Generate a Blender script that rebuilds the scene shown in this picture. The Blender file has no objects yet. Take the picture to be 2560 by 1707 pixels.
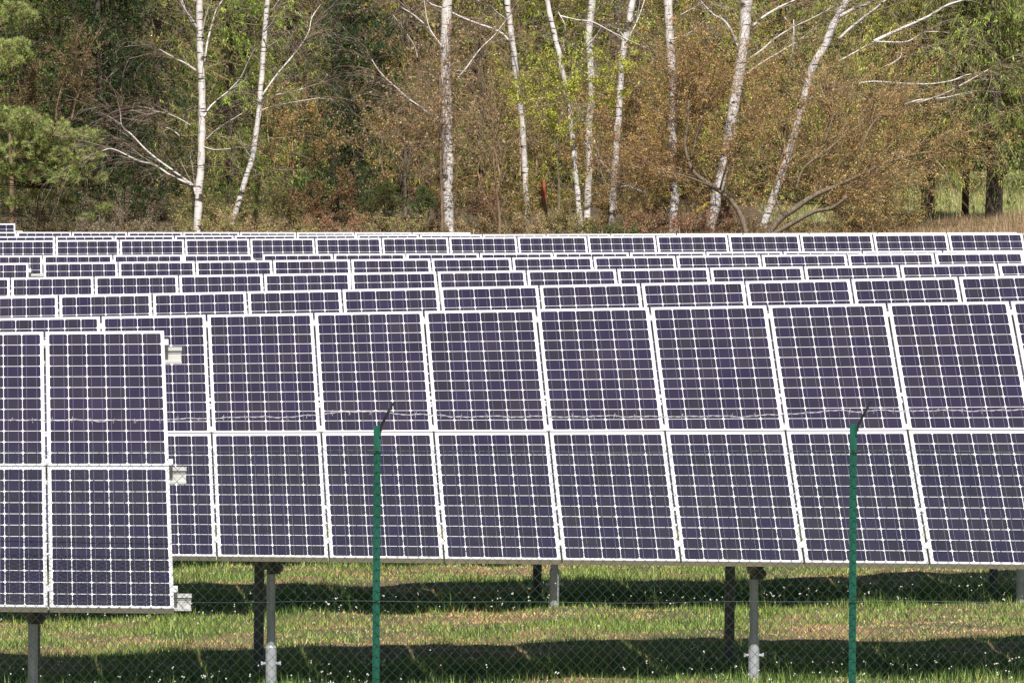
import bpy, math, random
import numpy as np
from mathutils import Vector

R = math.radians
SC = bpy.context.scene
COL = SC.collection
rng = np.random.default_rng(7)
random.seed(7)

# ------------------------------------------------------------------ camera, sky, sun, exposure
F = 18700.0                                   # focal length in photo pixels (photo 2560 px wide)
HC = 3.77                                     # camera height above the ground of the long front row
PITCH = math.atan((853 - 380) / F)
cam_d = bpy.data.cameras.new('camera')
cam = bpy.data.objects.new('camera', cam_d)
COL.objects.link(cam)
cam_d.sensor_width = 36.0
cam_d.lens = 36.0 * F / 2560.0
cam_d.clip_start = 1.0
cam_d.clip_end = 5000.0
cam.location = (0, 0, HC)
cam.rotation_euler = (R(90) - PITCH, 0, 0)
SC.camera = cam

SUN_EL, SUN_AZ = 52.0, 5.0                  # azimuth measured from straight behind the camera, minus = left
world = bpy.data.worlds.new('World')
SC.world = world
world.use_nodes = True
wn = world.node_tree.nodes
wl = world.node_tree.links
for n in list(wn):
    wn.remove(n)
sky = wn.new('ShaderNodeTexSky')
sky.sky_type = 'NISHITA'
sky.sun_disc = False
sky.sun_elevation = R(SUN_EL)
bg = wn.new('ShaderNodeBackground')
bg.inputs['Strength'].default_value = 0.05
wo = wn.new('ShaderNodeOutputWorld')
wl.new(sky.outputs[0], bg.inputs[0])
wl.new(bg.outputs[0], wo.inputs[0])
sd = bpy.data.lights.new('sun', 'SUN')
sd.energy = 5.0
sd.angle = R(0.53)
sd.color = (1.0, 0.955, 0.885)
sun = bpy.data.objects.new('sun', sd)
COL.objects.link(sun)
to_sun = Vector((math.sin(R(SUN_AZ)) * math.cos(R(SUN_EL)), -math.cos(R(SUN_AZ)) * math.cos(R(SUN_EL)), math.sin(R(SUN_EL))))
sun.rotation_euler = to_sun.to_track_quat('Z', 'Y').to_euler()
sky.sun_rotation = math.atan2(to_sun.x, to_sun.y)
SC.view_settings.view_transform = 'Standard'
SC.view_settings.look = 'None'
SC.view_settings.exposure = 0.42
SC.view_settings.gamma = 1.0
SC.view_settings.use_curve_mapping = False
SC.render.engine = 'CYCLES'
SC.cycles.max_bounces = 5
SC.cycles.diffuse_bounces = 3
SC.cycles.glossy_bounces = 3
SC.cycles.transmission_bounces = 3
SC.cycles.transparent_max_bounces = 4


# ------------------------------------------------------------------ survey helper: photo pixel + distance -> point
_c, _s = math.cos(PITCH), math.sin(PITCH)
def ray(px, py):
    x, y, z = (px - 1280.0) / F, 1.0, -(py - 853.5) / F
    return np.array((x, y * _c + z * _s, -y * _s + z * _c))
def at(px, py, D):
    d = ray(px, py)
    return np.array((0, 0, HC)) + d * (D / d[1])
def proj(p):
    q = np.asarray(p, float) - np.array((0, 0, HC))
    y = q[1] * _c - q[2] * _s
    z = q[1] * _s + q[2] * _c
    return 1280 + F * q[0] / y, 853.5 - F * z / y

# ------------------------------------------------------------------ object helpers
def tag(o, label=None, cat=None, group=None, kind=None):
    if label: o['label'] = label
    if cat: o['category'] = cat
    if group: o['group'] = group
    if kind: o['kind'] = kind
    return o
def empty(name, loc=(0, 0, 0)):
    o = bpy.data.objects.new(name, None)
    o.location = loc
    COL.objects.link(o)
    return o
def link(name, me, parent=None, loc=(0, 0, 0)):
    o = bpy.data.objects.new(name, me)
    COL.objects.link(o)
    if parent is not None:
        o.parent = parent
        o.location = Vector(loc) - world_loc(parent)
    else:
        o.location = loc
    return o
def world_loc(o):
    v = Vector((0, 0, 0))
    while o is not None:
        v = v + Vector(o.location)
        o = o.parent
    return v
def np_mesh(name, verts, k, mat, col=None, smooth=False):
    """verts (N*k,3): N separate polygons of k corners"""
    verts = np.ascontiguousarray(verts, dtype=np.float32).reshape(-1, 3)
    nv = len(verts); nf = nv // k
    me = bpy.data.meshes.new(name)
    me.vertices.add(nv)
    me.vertices.foreach_set('co', verts.ravel())
    me.loops.add(nv)
    me.loops.foreach_set('vertex_index', np.arange(nv, dtype=np.int32))
    me.polygons.add(nf)
    me.polygons.foreach_set('loop_start', np.arange(0, nv, k, dtype=np.int32))
    me.polygons.foreach_set('loop_total', np.full(nf, k, dtype=np.int32))
    if col is not None:
        a = me.color_attributes.new('tone', 'FLOAT_COLOR', 'POINT')
        c = np.ones((nv, 4), np.float32)
        c[:, :3] = np.repeat(col, k, axis=0)
        a.data.foreach_set('color', c.ravel())
    me.update()
    me.materials.append(mat)
    if smooth:
        me.polygons.foreach_set('use_smooth', np.ones(nf, dtype=bool))
    return me
class MB:
    """collects vertices and faces of ONE object"""
    def __init__(self):
        self.v, self.f, self.c = [], [], []
    def quadgrid(self, rings, closed=True, caps=True, tone=None):
        b = len(self.v); k = len(rings[0])
        for r_ in rings:
            self.v.extend([tuple(p) for p in r_])
        for i in range(len(rings) - 1):
            for j in range(k if closed else k - 1):
                j2 = (j + 1) % k
                self.f.append((b + i * k + j, b + i * k + j2, b + (i + 1) * k + j2, b + (i + 1) * k + j))
        if caps and closed:
            self.f.append(tuple(b + j for j in range(k))[::-1])
            self.f.append(tuple(b + (len(rings) - 1) * k + j for j in range(k)))
    def obox(self, c, ax, ay, az):
        """box centred at c with half-axis vectors"""
        c, ax, ay, az = map(np.asarray, (c, ax, ay, az))
        lo = [c - ax - ay - az, c + ax - ay - az, c + ax + ay - az, c - ax + ay - az]
        hi = [p + 2 * az for p in lo]
        self.quadgrid([lo, hi])
    def prism(self, quad, n, d):
        """quad (4 points), thickened by d along -n"""
        q = [np.asarray(p) for p in quad]
        self.quadgrid([[p - np.asarray(n) * d for p in q], q])
    def tube(self, pts, rad, k=8, caps=True):
        pts = [np.asarray(p, float) for p in pts]
        if not hasattr(rad, '__len__'):
            rad = [rad] * len(pts)
        rings = []
        for i, p in enumerate(pts):
            t = pts[min(i + 1, len(pts) - 1)] - pts[max(i - 1, 0)]
            t = t / (np.linalg.norm(t) + 1e-9)
            a = np.cross(t, (0.13, -1, 0.07)); 
            if np.linalg.norm(a) < 1e-3: a = np.cross(t, (1, 0, 0))
            a /= np.linalg.norm(a); b_ = np.cross(t, a)
            rings.append([p + rad[i] * (math.cos(2 * math.pi * j / k) * a + math.sin(2 * math.pi * j / k) * b_) for j in range(k)])
        self.quadgrid(rings, caps=caps)
    def build(self, name, mat, parent=None, loc=(0, 0, 0), smooth=False):
        me = bpy.data.meshes.new(name)
        L = Vector(loc)
        me.from_pydata([(p[0] - L.x, p[1] - L.y, p[2] - L.z) for p in self.v], [], self.f)
        me.materials.append(mat)
        if smooth:
            me.polygons.foreach_set('use_smooth', np.ones(len(me.polygons), dtype=bool))
        me.update()
        return link(name, me, parent, loc)

# ------------------------------------------------------------------ materials
def newmat(name):
    m = bpy.data.materials.new(name)
    m.use_nodes = True
    nt = m.node_tree
    return m, nt, nt.nodes['Principled BSDF']
def N(nt, t, **kw):
    n = nt.nodes.new(t)
    for k, v in kw.items():
        if hasattr(n, k): setattr(n, k, v)
        else: n.inputs[k].default_value = v
    return n
def ramp(nt, fac, stops):
    r_ = N(nt, 'ShaderNodeValToRGB')
    e = r_.color_ramp.elements
    while len(e) > 1: e.remove(e[-1])
    e[0].position, e[0].color = stops[0][0], (*stops[0][1], 1)
    for p, c in stops[1:]:
        x = e.new(p); x.color = (*c, 1)
    nt.links.new(fac, r_.inputs[0])
    return r_.outputs[0]
def noise(nt, scale, detail=4, vec=None, rough=0.55):
    n = N(nt, 'ShaderNodeTexNoise')
    n.inputs['Scale'].default_value = scale
    n.inputs['Detail'].default_value = detail
    n.inputs['Roughness'].default_value = rough
    if vec is not None: nt.links.new(vec, n.inputs['Vector'])
    return n.outputs[0]
def coords(nt, scale=(1, 1, 1), geo=True):
    g = N(nt, 'ShaderNodeNewGeometry') if geo else N(nt, 'ShaderNodeTexCoord')
    mp = N(nt, 'ShaderNodeMapping')
    mp.inputs['Scale'].default_value = scale
    nt.links.new(g.outputs['Position'] if geo else g.outputs['Object'], mp.inputs['Vector'])
    return mp.outputs[0]
def bumped(nt, b, h, strength=0.3, dist=0.01):
    n = N(nt, 'ShaderNodeBump')
    n.inputs['Strength'].default_value = strength
    n.inputs['Distance'].default_value = dist
    nt.links.new(h, n.inputs['Height'])
    nt.links.new(n.outputs[0], b.inputs['Normal'])

def simple(name, c1, c2, scale=8, rough=0.5, metal=0.0, stretch=(1, 1, 1), coat=0.0, bump=0.1):
    m, nt, b = newmat(name)
    v = coords(nt, stretch)
    n_ = noise(nt, scale, 4, v)
    nt.links.new(ramp(nt, n_, [(0.3, c1), (0.7, c2)]), b.inputs['Base Color'])
    b.inputs['Roughness'].default_value = rough
    b.inputs['Metallic'].default_value = metal
    b.inputs['Coat Weight'].default_value = coat
    if bump: bumped(nt, b, noise(nt, scale * 6, 3, v), bump, 0.004)
    return m
M = {}
M['alu'] = simple('anodised_frame', (0.78, 0.76, 0.78), (0.86, 0.84, 0.86), 5, 0.5, 0.6)
M['sheet'] = simple('white_backsheet', (0.72, 0.72, 0.74), (0.80, 0.80, 0.81), 3, 0.5, 0.0, coat=0.3, bump=0)
M['rail'] = simple('rail_aluminium', (0.55, 0.55, 0.54), (0.68, 0.68, 0.66), 9, 0.42, 0.15)
M['galv'] = simple('galvanised_steel', (0.30, 0.33, 0.36), (0.48, 0.51, 0.54), 14, 0.42, 0.45, (1, 1, 0.35))
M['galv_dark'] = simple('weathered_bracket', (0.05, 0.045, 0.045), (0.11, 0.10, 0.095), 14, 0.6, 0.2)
M['steel_shaded'] = simple('shaded_rear_leg_steel', (0.07, 0.065, 0.065), (0.16, 0.15, 0.15), 12, 0.5, 0.4, (1, 1, 0.35))  # steel colour darkened to carry the shade beneath the panels
M['foot'] = simple('bright_zinc_foot', (0.32, 0.34, 0.37), (0.44, 0.46, 0.49), 20, 0.45, 0.2)
M['post_green'] = simple('green_coated_post', (0.010, 0.098, 0.066), (0.020, 0.145, 0.098), 10, 0.42, 0, coat=0.25, stretch=(1, 1, 0.3))
M['wire_green'] = simple('green_coated_wire', (0.010, 0.045, 0.038), (0.018, 0.08, 0.065), 30, 0.2, 0, coat=1.0, bump=0)
M['black'] = simple('black_arm', (0.008, 0.010, 0.010), (0.02, 0.024, 0.022), 20, 0.4)
M['barb'] = simple('zinc_barbed_wire', (0.42, 0.40, 0.47), (0.60, 0.58, 0.64), 60, 0.5, 0.0, bump=0)

def cell_material():
    m, nt, b = newmat('silicon_cell')
    a = N(nt, 'ShaderNodeAttribute', attribute_name='tone')
    v = coords(nt, (1, 1, 1))
    n_ = noise(nt, 3.0, 3, v)
    mx = N(nt, 'ShaderNodeMixRGB', blend_type='MULTIPLY')
    mx.inputs[0].default_value = 1.0
    nt.links.new(a.outputs['Color'], mx.inputs[1])
    nt.links.new(ramp(nt, n_, [(0.3, (0.82, 0.80, 0.86)), (0.7, (1.15, 1.08, 1.05))]), mx.inputs[2])
    nt.links.new(mx.outputs[0], b.inputs['Base Color'])
    b.inputs['Roughness'].default_value = 0.35
    b.inputs['Specular IOR Level'].default_value = 0.38
    b.inputs['Coat Weight'].default_value = 0.18
    b.inputs['Coat Roughness'].default_value = 0.12
    return m
M['cell'] = cell_material()
M['busbar'] = simple('tinned_busbar', (0.15, 0.13, 0.20), (0.20, 0.18, 0.26), 10, 0.4, 0.0, bump=0)

def leaf_material(name, rough=0.6, trans=0.25, objcol=False):
    m = bpy.data.materials.new(name)
    m.use_nodes = True
    nt = m.node_tree
    nt.nodes.clear()
    a = N(nt, 'ShaderNodeAttribute', attribute_name='tone')
    src = a.outputs['Color']
    oi = N(nt, 'ShaderNodeObjectInfo')
    mx = N(nt, 'ShaderNodeMixRGB', blend_type='MULTIPLY'); mx.inputs[0].default_value = 1.0
    nt.links.new(src, mx.inputs[1]); nt.links.new(oi.outputs['Color'], mx.inputs[2])
    src = mx.outputs[0]
    d = N(nt, 'ShaderNodeBsdfPrincipled'); d.inputs['Roughness'].default_value = rough
    d.inputs['Specular IOR Level'].default_value = 0.35
    t = N(nt, 'ShaderNodeBsdfTranslucent')
    s = N(nt, 'ShaderNodeMixShader'); s.inputs[0].default_value = trans
    o = N(nt, 'ShaderNodeOutputMaterial')
    nt.links.new(src, d.inputs['Base Color']); nt.links.new(src, t.inputs[0])
    nt.links.new(d.outputs[0], s.inputs[1]); nt.links.new(t.outputs[0], s.inputs[2])
    nt.links.new(s.outputs[0], o.inputs[0])
    return m
M['leaf'] = leaf_material('foliage')
M['grass'] = leaf_material('grass_blades', 0.5, 0.15)
M['twig'] = leaf_material('twigs', 0.8, 0.0)
M['flower'] = simple('white_petals', (0.75, 0.75, 0.70), (0.85, 0.85, 0.80), 30, 0.7, bump=0)

def birch_bark():
    m, nt, b = newmat('birch_bark')
    v = coords(nt, (4, 4, 34))
    v2 = coords(nt, (3.0, 3.0, 6))
    n1 = noise(nt, 1.0, 3, v, 0.5)
    n2 = noise(nt, 1.0, 3, v2, 0.5)
    c1 = ramp(nt, n1, [(0.0, (0.03, 0.026, 0.022)), (0.35, (0.05, 0.042, 0.038)), (0.40, (0.66, 0.63, 0.61)), (1.0, (0.88, 0.85, 0.84))])
    c2 = ramp(nt, n2, [(0.0, (0.05, 0.045, 0.04)), (0.33, (0.10, 0.085, 0.07)), (0.37, (0.88, 0.85, 0.83)), (1.0, (1, 1, 1))])
    mx = N(nt, 'ShaderNodeMixRGB', blend_type='MULTIPLY'); mx.inputs[0].default_value = 1.0
    nt.links.new(c1, mx.inputs[1]); nt.links.new(c2, mx.inputs[2])
    nt.links.new(mx.outputs[0], b.inputs['Base Color'])
    b.inputs['Roughness'].default_value = 0.75
    bumped(nt, b, n1, 0.2, 0.005)
    return m
M['birch'] = birch_bark()
def bark(name, a_, b_):
    return simple(name, a_, b_, 6, 0.9, 0, (6, 6, 1.5), bump=0.8)
M['bark_dark'] = bark('dark_bark', (0.035, 0.027, 0.020), (0.10, 0.075, 0.055))
M['bark_grey'] = bark('grey_olive_bark', (0.09, 0.07, 0.05), (0.24, 0.19, 0.13))
M['bark_brown'] = bark('brown_bark', (0.13, 0.085, 0.05), (0.30, 0.20, 0.12))
M['paint_red'] = simple('red_orange_paint', (0.26, 0.055, 0.025), (0.42, 0.11, 0.05), 9, 0.6)
M['paint_yellow'] = simple('yellow_paint', (0.55, 0.42, 0.02), (0.70, 0.55, 0.05), 12, 0.5)

# ------------------------------------------------------------------ the rows of the solar park
U = np.array(((-100 - 1280.0) / F, 1.0, (853.5 + 13150) / F))     # up the slope of the tables
U = np.array((U[0], U[1] * _c + U[2] * _s, -U[1] * _s + U[2] * _c)); U /= np.linalg.norm(U)
RD = np.array((1.0, 0.04, 0.0)); RD /= np.linalg.norm(RD)
NRM = np.cross(RD, U); NRM /= np.linalg.norm(NRM)                  # face normal, towards the camera and up
if NRM[2] < 0: NRM = -NRM
ROWS = {
 0: dict(g=[-186, 111, 410], y=(111, 829, 410, 826.5), b=(122, 1517, 432, 1520)),
 1: dict(g=[-535, -273, -11, 252, 516, 784, 1059, 1340, 1624, 1918, 2216, 2524, 2843], y=(252, 791, 2524, 753), b=(543, 1390, 2323, 1408)),
 2: dict(g=[-86, 146, 380, 617, 854, 1097.5, 1347, 1601, 1861, 2126, 2395, 2670], y=(146, 738, 2395, 692)),
 3: dict(g=[-182, 26, 235, 446, 658, 876, 1092, 1315, 1541, 1773, 2008, 2248, 2493, 2744], y=(26, 694, 2493, 659)),
 4: dict(g=[109, 295, 488, 681, 876, 1077, 1278.6, 1481.5, 1689, 1902, 2117, 2335, 2558, 2786], y=(71, 657, 2335, 632.6)),
 41: dict(g=[-113, 71], y=(71, 657, 2335, 632.6)),
 5: dict(g=[656, 833, 1014, 1198, 1383, 1573, 1764, 1957, 2155, 2356, 2561, 2770], y=(109, 638.5, 2356, 626.6)),
 51: dict(g=[-62, 107, 282, 457, 632], y=(109, 638.5, 2356, 626.6)),
 6: dict(g=[-22, 138, 298, 461, 624, 786.5, 953, 1121, 1292, 1467, 1639, 1819, 1998, 2181, 2368, 2557, 2750], y=(138, 600.5, 2368, 584.4)),
 7: dict(g=[-8, 138, 285, 436, 585, 741, 892, 1048, 1206, 1365, 1526, 1691, 1857, 2023, 2193, 2366, 2542], y=(138, 590.3, 1365, 585.4)),
 8: dict(g=[-93, 42, 179, 319, 457, 599, 741, 886, 1030, 1176], y=(42, 580.2, 1176, 581.3)),
 9: dict(g=[-206, -84, 38], y=(-206, 560, 38, 559)),
}
WREF = lambda px: 281.5 * (1 + 0.0000775 * (px - 1280) + 1.5e-9 * (px - 1280) ** 2)   # width of a front-row panel at this column
for k, rw in ROWS.items():
    g = rw['g']; x0, y0, x1, y1 = rw['y']
    rw['ty'] = (lambda x0, y0, x1, y1: (lambda x: y0 + (y1 - y0) * (x - x0) / (x1 - x0)))(x0, y0, x1, y1)
    rat = np.mean([(g[i + 1] - g[i]) / WREF(0.5 * (g[i] + g[i + 1])) for i in range(len(g) - 1)])
    rw['D'] = 55.0 / rat
for a_, b_ in ((41, 4), (51, 5)):
    ROWS[a_]['D'] = ROWS[b_]['D']
ROWS[0]['D'] = 49.6
ROWS[9]['D'] = 118.0
def on_plane(px, py, O):
    d = ray(px, py); c0 = np.array((0, 0, HC))
    t = np.dot(O - c0, NRM) / np.dot(d, NRM)
    return c0 + d * t
for k, rw in ROWS.items():
    O = at(1280, rw['ty'](1280) if k != 0 else 824, rw['D'])
    T = [on_plane(x, rw['ty'](x), O) for x in rw['g']]
    n = len(T)
    wid = [np.linalg.norm(T[i + 1] - T[i]) for i in range(n - 1)]
    wi = [wid[max(0, min(n - 2, i))] * 0.5 + wid[max(0, i - 1)] * 0.5 for i in range(n)]
    B = []
    for i in range(n):
        if 'b' in rw:
            bx0, by0, bx1, by1 = rw['b']
            L = 3.2
            for _ in range(6):
                p = T[i] - U * L
                qx, qy = proj(p)
                ty = by0 + (by1 - by0) * (qx - bx0) / (bx1 - bx0)
                L += (ty - qy) / (F / p[1]) / 0.598
            B.append(T[i] - U * L)
        else:
            B.append(T[i] - U * 3.19 * (0.5 + 0.5 * wi[i] / 0.828))
    rw['T'], rw['B'] = T, B
    mid = 0.5 * (T[0] + T[-1])
    rw['tz'] = np.polyfit([p[0] for p in T], [p[2] for p in T], 1) if n > 3 else np.array((0.0, mid[2]))
    rw['ty3'] = float(np.mean([p[1] for p in T]))

# ------------------------------------------------------------------ ground height
gz_D, gz_0, gz_s = [], [], []
for k in (0, 1, 2, 3, 4, 5, 6, 7, 8):
    rw = ROWS[k]
    Dm = rw['ty3'] - 1.3
    sl = rw['tz'][0] if k else 0.018
    z0 = rw['tz'][1] if k else ROWS[1]['tz'][1] - 0.03
    gz_D.append(Dm); gz_0.append(z0 - 2.62); gz_s.append(sl)
gz_D, gz_0, gz_s = map(np.array, (gz_D, gz_0, gz_s))
gz_0[2] += 0.07
def sm(e0, e1, x):
    t = np.clip((x - e0) / (e1 - e0), 0, 1)
    return t * t * (3 - 2 * t)
def wav(x, y, s=1.0, seed=0.0):
    """cheap smooth noise, about -1..1"""
    x = x * s + seed * 3.1; y = y * s - seed * 1.7
    return (np.sin(x * 1.7 + 1.3 * np.sin(y * 1.1 + seed)) + np.sin(y * 2.3 + 1.7 * np.sin(x * 0.9 - seed)) + np.sin((x + y) * 3.1 + 2.0 * np.sin(x - y)) * 0.6 + np.sin((x * 5.3 - y * 4.1) + 2 * np.sin(y * 2.7)) * 0.4) / 3.0
def ground(x, D):
    x = np.asarray(x, float); D = np.asarray(D, float)
    xs = np.clip(x, -7, 7)
    z = np.interp(D, gz_D, gz_0) + np.interp(D, gz_D, gz_s) * xs * 0.8
    bank = 2.36 + (D - 124) * 0.024 * sm(122, 126, D)
    hill = 26 * sm(168, 330, D)
    z = z * (1 - sm(119.2, 124, D)) + (bank + hill) * sm(119.2, 124, D)
    return z + 0.034 * wav(x, D, 1.3) + 0.024 * wav(x, D, 3.6, 7) + 0.05 * wav(x, D, 0.23, 4)

def build_ground():
    Ds = np.concatenate([np.linspace(-200, 40, 24), np.linspace(42, 50, 12), np.linspace(50.3, 75, 240), np.linspace(76, 118, 60), np.linspace(118.6, 170, 90), np.linspace(174, 340, 30), np.array([400, 600, 1000, 2500])])
    xs = np.concatenate([np.array([-2500, -900, -400, -200, -100, -60]), np.linspace(-40, -9, 22), np.linspace(-8.6, 8.6, 190), np.linspace(9, 40, 22), np.array([60, 100, 200, 400, 900, 2500])])
    X, Y = np.meshgrid(xs, Ds)
    Z = ground(X, Y)
    nx, ny = len(xs), len(Ds)
    me = bpy.data.meshes.new('ground')
    me.vertices.add(nx * ny)
    me.vertices.foreach_set('co', np.stack([X, Y, Z], -1).astype(np.float32).ravel())
    i = np.arange(nx - 1)[None, :] + nx * np.arange(ny - 1)[:, None]
    q = np.stack([i, i + 1, i + 1 + nx, i + nx], -1).reshape(-1, 4).astype(np.int32)
    me.loops.add(q.size); me.loops.foreach_set('vertex_index', q.ravel())
    me.polygons.add(len(q))
    me.polygons.foreach_set('loop_start', np.arange(0, q.size, 4, dtype=np.int32))
    me.polygons.foreach_set('loop_total', np.full(len(q), 4, dtype=np.int32))
    me.update()
    me.polygons.foreach_set('use_smooth', np.ones(len(q), dtype=bool))
    m, nt, b = newmat('meadow_and_forest_floor')
    v = coords(nt)
    n1 = noise(nt, 1.1, 5, v); n2 = noise(nt, 14, 5, v, 0.7)
    mead = ramp(nt, n1, [(0.35, (0.24, 0.15, 0.08)), (0.5, (0.13, 0.11, 0.05)), (0.65, (0.07, 0.08, 0.03))])
    litter = ramp(nt, n2, [(0.3, (0.035, 0.025, 0.014)), (0.55, (0.11, 0.075, 0.042)), (0.75, (0.20, 0.14, 0.08))])
    green = ramp(nt, n2, [(0.3, (0.17, 0.20, 0.06)), (0.7, (0.26, 0.28, 0.10))])
    sep = N(nt, 'ShaderNodeSeparateXYZ'); nt.links.new(v, sep.inputs[0])
    def step(o, lo, hi):
        r_ = N(nt, 'ShaderNodeMapRange'); r_.inputs['From Min'].default_value = lo; r_.inputs['From Max'].default_value = hi
        nt.links.new(o, r_.inputs['Value']); return r_.outputs[0]
    def mix(f, a, c):
        x = N(nt, 'ShaderNodeMixRGB'); nt.links.new(f, x.inputs[0]); nt.links.new(a, x.inputs[1]); nt.links.new(c, x.inputs[2]); return x.outputs[0]
    f1 = step(sep.outputs[1], 119, 123)
    f2 = step(sep.outputs[1], 128, 131); f3 = step(sep.outputs[0], 4.6, 5.6)
    mul = N(nt, 'ShaderNodeMath', operation='MULTIPLY'); nt.links.new(f2, mul.inputs[0]); nt.links.new(f3, mul.inputs[1])
    nt.links.new(mix(mul.outputs[0], mix(f1, mead, litter), green), b.inputs['Base Color'])
    b.inputs['Roughness'].default_value = 0.95
    bumped(nt, b, n2, 0.7, 0.03)
    me.materials.append(m)
    tag(link('ground', me), kind='structure')
build_ground()

# ------------------------------------------------------------------ solar tables
CP = 127.4; CS = 123.7; CUT = 13.0
def patch(A, Bq, C, Dq):
    """bilinear map of a panel: A top-left, B top-right, C bottom-right, D bottom-left"""
    return lambda s, t: (A * (1 - s) + Bq * s) * (1 - t) + (Dq * (1 - s) + C * s) * t
def cell_tones(n):
    t = rng.random(n)[:, None]; br = rng.uniform(0.9, 1.1, n)[:, None]
    a = np.array((0.026, 0.022, 0.048)); b_ = np.array((0.029, 0.026, 0.038)); 
    return (a * (1 - t) + b_ * t) * br
oct_s = np.array([(-1, -1 + .11 * 2), (-1 + .05 * 2, -1 + .03), (-1 + .22, -1), (1 - .22, -1), (1 - .05 * 2, -1 + .03), (1, -1 + .22), (1, 1 - .22), (1 - .1, 1 - .03), (1 - .22, 1), (-1 + .22, 1), (-1 + .1, 1 - .03), (-1, 1 - .22)]) * np.array((1.0, 0.984)) * CS / 2
def add_panel(rw, i, half, array_o, indiv, pool, detail=True):
    T0, T1, B0, B1 = rw['T'][i], rw['T'][i + 1], rw['B'][i], rw['B'][i + 1]
    t0, t1 = (0.0, 0.4985) if half == 0 else (0.5015, 1.0)
    full = patch(T0, T1, B1, B0)
    g = 0.0085
    gl = g if i > 0 else 0.0; gr = g if i < len(rw['T']) - 2 else 0.0
    A, Bq, C, Dq = full(gl, t0), full(1 - gr, t0), full(1 - gr, t1), full(gl, t1)
    P = patch(A, Bq, C, Dq)
    W, H = 808.0, 1580.0
    mm = lambda x, y, off=0.0: P(x / W, y / H) + NRM * off
    jit = rng.normal(0, 0.0018)
    loc = tuple(P(.5, .5))
    sh = MB(); sh.prism([mm(9, 9, -.004), mm(9, H - 9, -.004), mm(W - 9, H - 9, -.004), mm(W - 9, 9, -.004)], NRM, .006)
    po = sh.build('solar_panel', M['sheet'], array_o, loc)
    fr = MB(); a = 13
    for q in ([(0, 0), (0, a), (W, a), (W, 0)], [(0, H - a), (0, H), (W, H), (W, H - a)], [(0, a), (0, H - a), (a, H - a), (a, a)], [(W - a, a), (W - a, H - a), (W, H - a), (W, a)]):
        fr.prism([mm(x, y) for x, y in q], NRM, .042)
    fr.build('frame', M['alu'], po, loc)
    x0 = (W - 6 * CP) / 2 + CP / 2; y0 = (H - 12 * CP) / 2 + CP / 2
    bb = MB()
    if detail:
        for c in range(6):
            for e in (-0.27, 0.27):
                xx = x0 + c * CP + e * CP
                bb.v.extend([mm(xx - 1.0, y0 - CS / 2, -.0026), mm(xx - 1.0, y0 + 11 * CP + CS / 2, -.0026), mm(xx + 1.0, y0 + 11 * CP + CS / 2, -.0026), mm(xx + 1.0, y0 - CS / 2, -.0026)])
                b0 = len(bb.v); bb.f.append((b0 - 4, b0 - 3, b0 - 2, b0 - 1))
        bb.build('busbar', M['busbar'], po, loc)
    tones = cell_tones(72)
    k = 0
    for r_ in range(12):
        for c in range(6):
            cx, cy = x0 + c * CP, y0 + r_ * CP
            pts = np.array([mm(cx + u_, cy - v_, -.0033) for u_, v_ in oct_s])
            if (half, r_) in indiv:
                lc = mm(cx, cy)
                me = np_mesh('solar_cell', pts - lc, 12, M['cell'], tones[k:k + 1])
                link('solar_cell', me, po, tuple(lc))
            else:
                pool[0].append(pts); pool[1].append(tones[k])
            k += 1

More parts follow.
